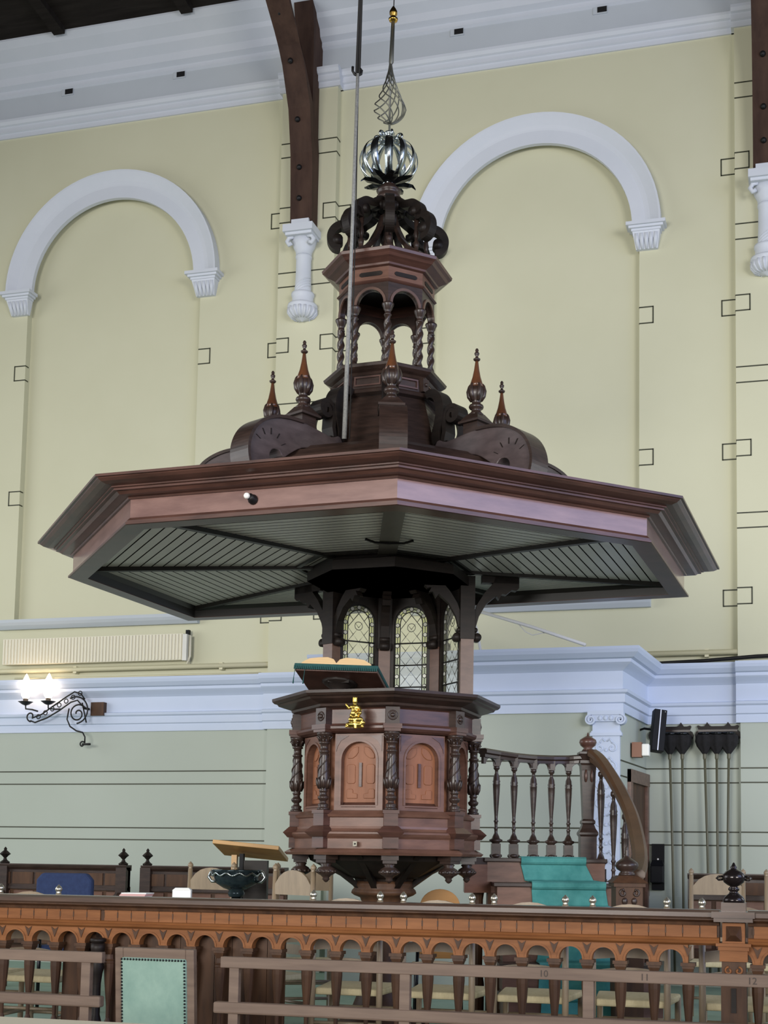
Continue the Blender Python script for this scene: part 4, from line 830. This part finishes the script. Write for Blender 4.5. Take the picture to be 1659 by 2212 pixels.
m = MB(); m.lathe([(.075, 1.0), (.075, 1.13), (.10, 1.15), (.10, 1.17), (.085, 1.18), (.085, 1.37), (.10, 1.385), (.10, 1.40), (.075, 1.43), (.06, 1.46), (.072, 1.47), (.072, 1.485), (.055, 1.50), (.075, 1.86), (.08, 1.90), (.095, 1.915), (.095, 1.935), (.07, 1.95), (.09, 1.975), (.10, 1.985), (.10, 2.0), (.03, 2.02)], 4, (nx_, ny_), PI/4, False); nw = m.build('newel_post', 'dark_wood', st)
MB(True).lathe([(.03, 2.01), (.045, 2.015), (.03, 2.03), (.055, 2.05), (.066, 2.075), (.06, 2.095), (.03, 2.115), (.008, 2.125), (.004, 2.145), (.001, 2.15)], 18, (nx_, ny_)).build('newel_finial', 'red_wood', nw)
for dx in (-.022, .022): MB(True).sphere((nx_+dx, ny_-.062, 1.82), .012, 8, 6, (1, 1, 4)).build('drop_ornament', 'red_wood', nw)
# stair handrail and lower newel
hr = [(1.575, .74, 2.0), (1.625, .62, 1.93), (1.70, .42, 1.745), (1.742, .15, 1.54), (1.735, -.15, 1.34), (1.70, -.40, 1.20), (1.65, -.56, 1.12)]
def cr_spline(P, n=6):
    P = [Vector(p) for p in P]; out = []
    for i in range(len(P)-1):
        a = P[max(i-1, 0)]; b = P[i]; c = P[i+1]; d_ = P[min(i+2, len(P)-1)]
        for k in range(n):
            t = k/n; out.append(.5*((2*b)+(c-a)*t+(2*a-5*b+4*c-d_)*t*t+(3*b-a-3*c+d_)*t**3))
    return out+[P[-1]]
hs = cr_spline(hr); sweep_rail(hs, .10, .075, 'stair_handrail', 'hand_wood')
for k, f in enumerate((.17, .32, .47, .62, .77)):
    p = hs[int(f*(len(hs)-1))]; zb_ = Z0-RISE*(k+1); H = p.z-.06-zb_
    m = MB(True); m.lathe([(r*1.05, zb_+z*H/.68) for r, z in bal], 12, (p.x-.01, p.y)); b_ = m.build('baluster', 'dark_wood', st)
    MB().box(p.x-.045, p.x+.025, p.y-.035, p.y+.035, zb_, zb_+.1).build('foot_block', 'dark_wood', b_)
lx, ly = 1.572, -.62
m = MB(); m.box(lx-.09, lx+.09, ly-.09, ly+.09, 0, .60); m.box(lx-.085, lx+.085, ly-.085, ly+.085, .60, 1.03); m.box(lx-.10, lx+.10, ly-.10, ly+.10, 1.03, 1.055); m.hexa([(lx-.115, ly-.115, 1.055), (lx+.115, ly-.115, 1.055), (lx+.115, ly+.115, 1.055), (lx-.115, ly+.115, 1.055)], [(lx-.06, ly-.06, 1.10), (lx+.06, ly-.06, 1.10), (lx+.06, ly+.06, 1.10), (lx-.06, ly+.06, 1.10)]); nw = m.build('newel_post', 'rail_dark', st)
for dx in (-.03, .03):
    m = MB(True)
    for q in range(4): m.sphere((lx+dx, ly-.088, .94-.06*q), .018, 8, 6, (1, .6, 1.3))
    m.build('carved_beads', 'dark_wood', nw)['kind'] = 'stuff'
m = MB(True)
for sg in (-1, 1): m.tube([(lx+sg*(.035), ly-.087, 1.0)]+[(lx+sg*x, ly-.087, z) for x, z in spiral((.04, .99), .025, .008, PI/2, -PI*1.3, 12)], .007, 5)
m.build('carved_scroll', 'dark_wood', nw)
MB(True).lathe([(.055, 1.10), (.05, 1.115), (.04, 1.125), (.065, 1.14), (.075, 1.16), (.07, 1.18), (.045, 1.20), (.02, 1.215), (.012, 1.225), (.016, 1.235), (.01, 1.245), (.014, 1.255), (.008, 1.265), (.01, 1.275), (.004, 1.285), (.001, 1.29)], 18, (lx, ly)).build('newel_finial', 'dark_wood', nw)
# ================================================================== CHOIR RAIL
YR = 6.75; AS = .1704; AX0 = -4.39
def rail(x0, x1, label, boards=None):
    t = thing('choir_rail', label, 'railing', (0, YR, 0))
    MB().extr([(-.07, .905), (-.085, .918), (-.085, .94), (-.06, .952), (.06, .952), (.085, .94), (.085, .918), (.07, .905)], x0, x1).build('top_cap', 'rail_top', t)
    MB().extr([(-.045, .875), (-.05, .89), (-.075, .903), (-.075, .908), (.075, .908), (.075, .903), (.05, .89), (.045, .875)], x0, x1).build('cap_moulding', 'rail_dark', t)
    MB().box(x0, x1, -.025, .025, .80, .88).build('frieze_core', 'rail_dark', t)
    n = int((x1-x0)/.0852); s0 = x0+((x1-x0)-n*.0852)/2
    for k in range(n): MB().box(s0+k*.0852+.0015, s0+k*.0852+.0835, -.034, -.024, .815, .876).build('frieze_block', 'rail_wood', t)
    for k in range(n): MB().box(s0+k*.0852-.0035, s0+k*.0852+.0035, -.0355, -.03, .832, .862).build('groove', 'rail_dark', t)
    MB().extr([(-.03, .775), (-.045, .785), (-.05, .797), (-.04, .80), (-.045, .812), (-.03, .816), (.03, .816), (.03, .775)], x0, x1).build('string_moulding', 'rail_wood', t)
    i0 = math.ceil((x0-AX0)/AS-.5+.2); i1 = math.floor((x1-AX0)/AS+.5-.2)
    for i in range(i0, i1):
        xc = AX0+AS*i; m = MB(); m.archplate(xc-AS/2, xc+AS/2, .685, .778, xc, .060, .685, .69, -.024, .024, 14); ap = m.build('arch_panel', 'rail_wood', t)
        m = MB(); m.archband(xc, .69, .060, .070, -.029, -.022, 14); m.build('arch_bead', 'rail_wood', ap)
    for i in range(i0, i1+1):
        xb = AX0+AS*(i-.5)
        if xb < x0 or xb > x1: continue
        m = MB(); m.prism([(xb-.022, .772), (xb, .715), (xb+.022, .772), (xb, .757)], -.029, -.023); m.build('carved_v', 'rail_dark', t)
        m = MB(); m.box(xb-.037, xb+.037, -.037, .037, .668, .685); m.box(xb-.03, xb+.03, -.03, .03, .655, .668); m.hexa([(xb-.018, -.018, .625), (xb+.018, -.018, .625), (xb+.018, .018, .625), (xb-.018, .018, .625)], [(xb-.028, -.028, .655), (xb+.028, -.028, .655), (xb+.028, .028, .655), (xb-.028, .028, .655)]); c_ = m.build('capital', 'rail_dark', t)
        m = MB(True); m.lathe([(.02, .20), (.022, .23), (.014, .24), (.018, .25), (.011, .27), (.012, .34), (.018, .40), (.026, .48), (.031, .55), (.031, .575), (.033, .58), (.030, .587), (.033, .594), (.028, .60), (.024, .625)], 10, (xb, 0)); m.build('baluster', 'rail_dark', t)
    MB().box(x0, x1, -.04, .04, .13, .20).build('bottom_rail', 'rail_dark', t); MB().box(x0, x1, -.06, .06, 0, .13).build('plinth', 'rail_dark', t)
    if boards:
        n = int((boards[1]-boards[0])/.105)
        for k in range(n): MB().box(boards[0]+k*.105, boards[0]+k*.105+.102, .05, .068, .13, .80).build('backing_board', 'rail_dark', t)
    return t
rail(-5.9, -3.83, 'left length of the carved arcaded choir rail, left of the turned post', (-4.12, -3.86))
rail(-3.83, -.40, 'long middle length of the carved arcaded choir rail in front of the pulpit', (-3.80, -2.70))
rail(-.26, .9, 'right end of the carved arcaded choir rail beyond the newel with urn')
tp_ = thing('rail_post', 'dark turned post dividing the choir rail left of the green chair', 'post', (-3.83, YR-.07, 0))
MB(True).lathe([(.045, 0), (.045, .18), (.03, .22), (.035, .25), (.022, .3), (.022, .45), (.03, .52), (.04, .56), (.03, .60), (.022, .62), (.035, .64), (.04, .66), (.04, .69)], 16).build('shaft', 'black_wood', tp_)
MB(True).lathe([(.03, .69), (.045, .70), (.045, .715), (.03, .72)], 12).build('collar', 'black_wood', tp_)
nw = thing('rail_newel', 'carved square newel post of the choir rail under the dark urn', 'newel', (-.33, YR, 0))
MB().box(-.062, .062, -.062, .062, 0, .60).build('shaft', 'rail_dark', nw); MB().box(-.058, .058, -.058, .058, .60, .70).build('carved_block', 'rail_dark', nw)
m = MB(True)
for sg in (-1, 1): m.tube([(sg*x, -.062, z) for x, z in spiral((.024, .655), .02, .006, PI/2, -PI*1.4, 12)], .006, 5)
m.tube([(-.04, -.062, .625), (0, -.066, .615), (.04, -.062, .625)], .006, 5); m.build('carved_scroll', 'rail_wood', nw)
MB().box(-.012, .012, -.07, -.06, .45, .57).build('drop', 'black_wood', nw)
m = MB(); m.box(-.085, .085, -.085, .085, .775, .79); m.box(-.075, .075, -.075, .075, .755, .775); m.box(-.068, .068, -.068, .068, .70, .755); m.build('neck_moulding', 'rail_wood', nw)
MB().box(-.055, .055, -.055, .055, .79, .89).build('upper_block', 'rail_wood', nw); MB().hexa([(-.04, -.06, .80), (.04, -.06, .80), (.04, -.05, .80), (-.04, -.05, .80)], [(-.012, -.09, .83), (.012, -.09, .83), (.04, -.05, .88), (-.04, -.05, .88)]).build('faceted_boss', 'rail_dark', nw)
m = MB(); m.box(-.095, .095, -.095, .095, .895, .915); m.box(-.105, .105, -.105, .105, .915, .945); m.box(-.06, .06, -.06, .06, .945, .99); m.build('cap', 'rail_top', nw)
ur = thing('urn', 'dark polished urn finial with side handles on the rail newel', 'urn', (-.33, YR, .99))
MB(True).lathe([(.02, 0), (.052, .0), (.055, .012), (.045, .03), (.025, .045), (.02, .055), (.028, .062), (.028, .07), (.018, .08), (.03, .085), (.05, .10), (.058, .12), (.055, .138), (.04, .155), (.02, .165), (.014, .168), (.018, .176), (.01, .185), (.006, .195), (.001, .20)], 22).build('body', 'urn_dark', ur)
for sg in (-1, 1): MB(True).tube([(sg*.05, 0, .115), (sg*.075, 0, .112), (sg*.085, 0, .12), (sg*.075, 0, .128), (sg*.052, 0, .13)], .006, 6).build('handle', 'urn_dark', ur)
# ================================================================== CHAIRS
def chair_proto(hp_=.945, name='ladderback_chair'):
    t = thing(name, '', 'chair')
    H = hp_
    for sg in (-1, 1):
        MB(True).tube([(sg*.2, .0, 0), (sg*.2, .0, .45), (sg*.2, -.015, H)], [.016, .019, .017], 10).build('back_post', 'chair_wood', t)
        MB(True).lathe([(.012, H), (.018, H+.004), (.012, H+.01), (.02, H+.022), (.021, H+.032), (.014, H+.045), (.006, H+.05), (.005, H+.056)], 12, (sg*.2, -.015)).build('finial', 'nickel' if hp_ < 1 else 'chair_wood', t)
        MB(True).tube([(sg*.22, .40, 0), (sg*.22, .40, .43)], .018, 8).build('front_leg', 'chair_wood', t)
        MB(True).tube([(sg*.2, .0, .2), (sg*.22, .40, .2)], .011, 6).build('side_stretcher', 'chair_wood', t)
    for z0, z1, rise in ((.545, .60, .02), (.66, .715, .02), (H-.15, H-.085, .098)):
        pts = [(x, z0 + (.012 if rise < .05 else 0)*math.cos(x/.19*PI/2)) for x in [-.19+.0475*i for i in range(9)]]
        topp = [(x, z1+rise*(math.cos(x/.19*PI/2) if rise < .05 else max(0, 1-(x/.17)**2)**.5 if abs(x) < .17 else 0)) for x in [.19-.0475*i for i in range(9)]]
        MB().prism(pts+topp, -.018, -.002).build('slat', 'chair_wood', t)
    m = MB(); m.hexa([(-.19, .01, .405), (.19, .01, .405), (.235, .43, .41), (-.235, .43, .41)], [(-.19, .01, .445), (.19, .01, .445), (.235, .43, .45), (-.235, .43, .45)]); m.build('seat', 'rush', t, .012)
    for z in (.18, .30): MB(True).tube([(-.22, .40, z), (.22, .40, z)], .011, 6).build('stretcher', 'chair_wood', t)
    MB(True).tube([(-.2, 0, .25), (.2, 0, .25)], .011, 6).build('stretcher', 'chair_wood', t)
    return t
CH = [(-1.975, 0, 'ladder-back chair with rush seat behind the rail, just left of the pulpit pedestal'), (-2.515, .03, 'ladder-back chair with rush seat behind the rail, second from the left boards'), (-1.45, 0, 'ladder-back chair with rush seat behind the rail in front of the stair side panels'), (-.90, 0, 'ladder-back chair with rush seat behind the rail in front of the teal stair carpet'), (-.315, 0, 'ladder-back chair with rush seat directly behind the urn newel'), (-4.565, 0, 'ladder-back chair with rush seat behind the rail at the far left'), (-5.08, 0, 'ladder-back chair with rush seat cut off by the left edge'), (.22, 0, 'ladder-back chair with rush seat cut off by the right edge')]
LB_ = {0: 'ladder-back rush chair behind the rail, directly in front of the honey plywood chair', 1: 'ladder-back rush chair behind the rail, next to the wooden backing boards', 2: 'ladder-back rush chair behind the rail, below the left stair panels', 3: 'ladder-back rush chair behind the rail, below the lower stair newel'}
pr = chair_proto()
for i, (x, a, lb) in enumerate(CH):
    c = pr if i == 0 else copy_tree(pr)
    c.location = (x, 7.14, 0); c.rotation_euler = (0, 0, a); tag(c, LB_.get(i, lb), 'chair', 'ladder-back chairs in a row behind the rail')
pt = chair_proto(1.09, 'tall_ladderback_chair')
FAR = [(-4.25, 9.0, 168, 'tall ladder-back chair standing left of the dark font bowl'), (-3.62, 9.3, 205, 'tall ladder-back chair between the font bowl and the pulpit'), (-3.24, 8.1, 150, 'tall ladder-back chair leaning close to the pulpit pedestal'), (-.64, 10.5, 186, 'tall ladder-back chair below the three collection bags'), (-.06, 10.3, 180, 'tall ladder-back chair at the right edge behind the urn')]
for i, (x, y, a, lb) in enumerate(FAR):
    c = pt if i == 0 else copy_tree(pt)
    c.location = (x, y, 0); c.rotation_euler = (0, 0, R_(a)); tag(c, lb, 'chair', 'tall ladder-back chairs around the pulpit')
FAR_Z = 1
pt_extra = None
# plywood chair
pc_ = thing('plywood_chair', 'honey coloured round-backed plywood chair under the pulpit stair', 'chair', CEN+EX*.43+EY*.30, TH)
m = MB(); m.prism([(-.14, .50)]+[(-.14*math.cos(PI*i/14), .86+.12*math.sin(PI*i/14)) for i in range(15)]+[(.14, .50)], -.008, .008); m.build('backrest', 'ply', pc_, .003)
MB().box(-.18, .18, .01, .36, .43, .45).build('seat', 'ply', pc_, .006)
for x in (-.16, .16):
    for y in (.0, .34): MB(True).tube([(x, y, 0), (x*.95, y, .44 if y else .60)], .012, 8).build('leg', 'dark_metal', pc_)
# blue chair
bc = thing('blue_chair', 'blue upholstered chair back showing above the rail at left', 'chair', (-5.46, 9.0, 0), R_(180))
m = MB(); m.prism(cham(-.24, .24, .62, 1.045, .05), -.03, .03); m.build('backrest', 'blue_fabric', bc, .02); MB().box(-.23, .23, -.45, 0, .42, .49).build('seat', 'blue_fabric', bc, .02)
for x in (-.2, .2):
    for y in (-.42, .0): MB(True).tube([(x, y, 0), (x, y, .43 if y else .64)], .014, 8).build('leg', 'dark_metal', bc)
# small table with box and papers
tb = thing('side_table', 'narrow wooden side table behind the backing boards of the rail', 'table', (-3.88, 7.42, 0))
MB().box(-.36, .36, -.10, .14, .895, .92).build('top', 'rail_dark', tb)
for x in (-.33, .33):
    for y in (-.08, .12): MB().box(x-.02, x+.02, y-.02, y+.02, 0, .895).build('leg', 'rail_dark', tb)
nb = thing('white_box', 'small white box standing behind the rail left of the font bowl', 'box', (-3.69, 7.42, .92), R_(20))
MB().box(-.055, .055, -.04, .04, 0, .055).build('body', 'white_plastic', nb); MB().hexa([(-.057, -.042, .055), (.057, -.042, .055), (.057, .042, .055), (-.057, .042, .055)], [(-.04, -.03, .07), (.04, -.03, .07), (.04, .03, .07), (-.04, .03, .07)]).build('lid', 'white_plastic', nb)
pp = thing('hymn_sheets', 'pink and white stack of sheets on the side table behind the rail', 'papers', (-4.0, 7.42, .92), R_(6))
for k in range(5): MB().box(-.10+.006*k, .07+.004*k, -.06, .07, .007*k, .007*k+.006).build('sheet', ('pink_paper', 'white_plastic', 'pink_paper', 'pink_paper', 'white_plastic')[k], pp)
# font
fo = thing('font_bowl', 'dark glazed font bowl with silver loop handles on a stand', 'font', (-3.86, 8.6, 0))
MB(True).lathe([(.03, .90), (.05, .905), (.06, .93), (.05, .95), (.09, .965), (.145, 1.0), (.165, 1.05), (.16, 1.07), (.18, 1.085), (.18, 1.095), (.15, 1.09), (.12, 1.04), (.02, 1.0)], 24).build('bowl', 'blue_glass', fo)
m = MB(True)
m.tube([(.175*math.cos(t), .175*math.sin(t), 1.062+.01*math.cos(12*t)) for t in [q*2*PI/72 for q in range(72)]], .008, 5, closed=True); m.build('scalloped_rim', 'pewter', fo)
for sg in (-1, 1): MB(True).tube([(sg*x, 0, z) for x, z in ((.16, 1.07), (.20, 1.075), (.215, 1.04), (.19, 1.01), (.15, 1.01))], .011, 8).build('handle', 'pewter', fo)
MB(True).lathe([(.20, 0), (.20, .05), (.06, .1), (.045, .4), (.05, .8), (.07, .86), (.03, .90)], 20).build('stand', 'dark_metal', fo)
# lectern
le = thing('lectern', 'light oak lectern with a sloping desk left of the pulpit', 'lectern', (-4.02, 9.2, 0), R_(12))
m = MB(); m.M = Matrix.Translation((0, 0, 1.235)) @ Matrix.Rotation(R_(-12), 4, 'X') @ Matrix.Rotation(R_(5), 4, 'Y'); m.box(-.25, .25, -.20, .22, -.015, .015); m.build('desk', 'oak', le, .003)
MB().box(-.14, -.10, -.03, .03, 0, 1.20).build('side_post', 'oak', le); MB().box(-.08, -.05, -.03, .03, .2, 1.21).build('inner_post', 'black_plastic', le); MB().box(-.05, .13, -.02, .05, .55, 1.16).build('column', 'black_wood', le); MB().box(-.2, .2, -.18, .18, 0, .04).build('base', 'oak', le)
# stalls against the walls
def stall(x0, x1, y, zt, label, fx):
    t = thing('choir_stall', label, 'pew', ((x0+x1)/2, y, 0)); W = (x1-x0)/2
    MB().extr([(-.03, zt-.05), (-.05, zt-.03), (-.06, zt-.01), (-.06, zt), (.04, zt), (.04, zt-.05)], -W, W).build('cornice', 'dark_wood', t)
    MB().box(-W, W, -.02, .02, zt-.20, zt-.05).build('frieze', 'dark_wood', t); MB().box(-W, W, 0, .03, .3, zt-.19).build('back_boards', 'rail_dark', t)
    n = max(2, int(2*W/.21))
    for k in range(n):
        xa = -W+2*W*k/n; MB().box(xa+.012, xa+2*W/n-.012, -.03, -.02, zt-.18, zt-.075).build('frieze_panel', 'rail_dark', t)
        MB().box(xa+.02, xa+2*W/n-.02, -.012, 0, .34, zt-.24).build('panel', 'brown_wood', t)
    MB().box(-W, W, -.03, .02, zt-.225, zt-.20).build('string', 'dark_wood', t); MB().box(-W, W, -.40, 0, .42, .46).build('seat', 'rail_dark', t)
    for f in fx:
        f -= (x0+x1)/2
        MB().box(f-.05, f+.05, -.06, .02, 0, zt-.02).build('upright', 'dark_wood', t)
        MB(True).lathe([(.04, zt), (.045, zt+.012), (.02, zt+.03), (.012, zt+.05), (.03, zt+.07), (.05, zt+.085), (.03, zt+.105), (.012, zt+.12), (.015, zt+.132), (.006, zt+.145), (.001, zt+.15)], 8, (f, -.02), smooth=False).build('finial', 'black_wood', t)
        for z in (zt-.27, zt-.35): MB(True).lathe([(.03, z-.03), (.055, z), (.03, z+.03)], 10, (f, -.075)).build('turned_drop', 'dark_wood', t)
stall(-7.6, -5.74, 10.5, 1.10, 'dark carved choir stall at the left edge, behind the blue chair', (-6.98, -5.79)); stall(-5.60, -4.25, 10.5, 1.10, 'dark carved choir stall between the twin finials and the lectern', (-5.555,))
stall(-.95, .8, 11.5, 1.10, 'dark carved choir stall against the wall below the collection bags', ())
# ================================================================== FRONT BENCHES
def bench(x0, x1, stiles, nums, label):
    t = thing('bench', label, 'bench', (0, 5.85, -.18))
    z = .18
    m = MB(); m.box(x0, x1, -.018, .018, .655+z, .708+z); tr = m.build('top_rail', 'bench_wood', t, .004)
    m = MB(True); m.box(x0-.03, x1, -.025, .025, .44+z, .495+z); m.build('lower_rail', 'bench_wood', t, .01)
    for x in stiles: MB().box(x-.025, x+.025, -.014, .02, 0, .66+z).build('stile', 'bench_wood', t, .003)
    MB().box(x0, x1, .03, .40, .24+z, .275+z).build('seat', 'bench_wood', t)
    for x in stiles: MB().box(x-.025, x+.025, .33, .38, 0, .24+z).build('front_leg', 'bench_wood', t)
    for tx, x in nums:
        cu = bpy.data.curves.new('number', 'FONT'); cu.body = tx; cu.size = .042; cu.extrude = .0008; cu.align_x = 'CENTER'
        ob = bpy.data.objects.new('tmp', cu); COL.objects.link(ob); dg = bpy.context.evaluated_depsgraph_get(); me = bpy.data.meshes.new_from_object(ob.evaluated_get(dg)); bpy.data.objects.remove(ob)
        me.materials.clear(); me.materials.append(MATS['ink']); o = bpy.data.objects.new('number', me); COL.objects.link(o); o.parent = tr; o.rotation_euler = (PI/2, 0, 0); o.location = (x, -.019, .668+z)
    return t
bench(-2.69, .9, (-2.62, -1.77, -.92, -.07, .78), (('10', -1.12), ('11', -.67), ('12', -.21)), 'long wooden bench back with painted seat numbers right of the green chair')
bench(-4.9, -3.32, (-4.8, -3.41), (), 'wooden bench back left of the green chair')
gc = thing('green_chair', 'wooden chair with green studded upholstered back between the two benches', 'chair', (-3.06, 5.95, -.18))
gM = Matrix.Translation((0, 0, .18)) @ Matrix.Rotation(R_(5), 4, 'X') 
def gpart(name, mt, f, bev=0): m = MB(); m.M = gM; f(m); return m.build(name, mt, gc, bev)
for sg in (-1, 1): gpart('stile', 'bench_wood', lambda m: m.box(*sorted((sg*.168, sg*.212)), -.018, .018, -.18, .735), .004)
gpart('crest_rail', 'bench_wood', lambda m: m.box(-.168, .168, -.018, .018, .675, .735), .004); gpart('bottom_rail', 'bench_wood', lambda m: m.box(-.168, .168, -.018, .018, .26, .30))
gpart('upholstery', 'green_fabric', lambda m: m.box(-.175, .175, -.03, .025, .29, .69), .012)
def nails(m):
    m.smooth = True
    for k in range(22): m.sphere((-.168+.016*k, -.032, .683), .0055, 6, 4)
    for k in range(24):
        for sg in (-1, 1): m.sphere((sg*.168, -.032, .667-.016*k), .0055, 6, 4)
nl = gpart('studs', 'dark_metal', nails); nl['kind'] = 'stuff'
MB().box(-.21, .21, .0, .42, .42, .49).build('seat', 'green_fabric', gc, .015)
for sg in (-1, 1): MB().box(*sorted((sg*.17, sg*.21)), .36, .40, 0, .42).build('front_leg', 'bench_wood', gc)
tbn = thing('pew_shelf', 'pale beige shelf board of the nearest pew in the bottom left corner', 'shelf', (-2.0, 4.0, -.18))
MB().box(-3, 3, -.35, .20, .755, .78).build('board', 'beige_top', tbn)
for x in (-2.5, 0, 2.5): MB().box(x-.03, x+.03, -.1, .1, 0, .755).build('support', 'bench_wood', tbn)
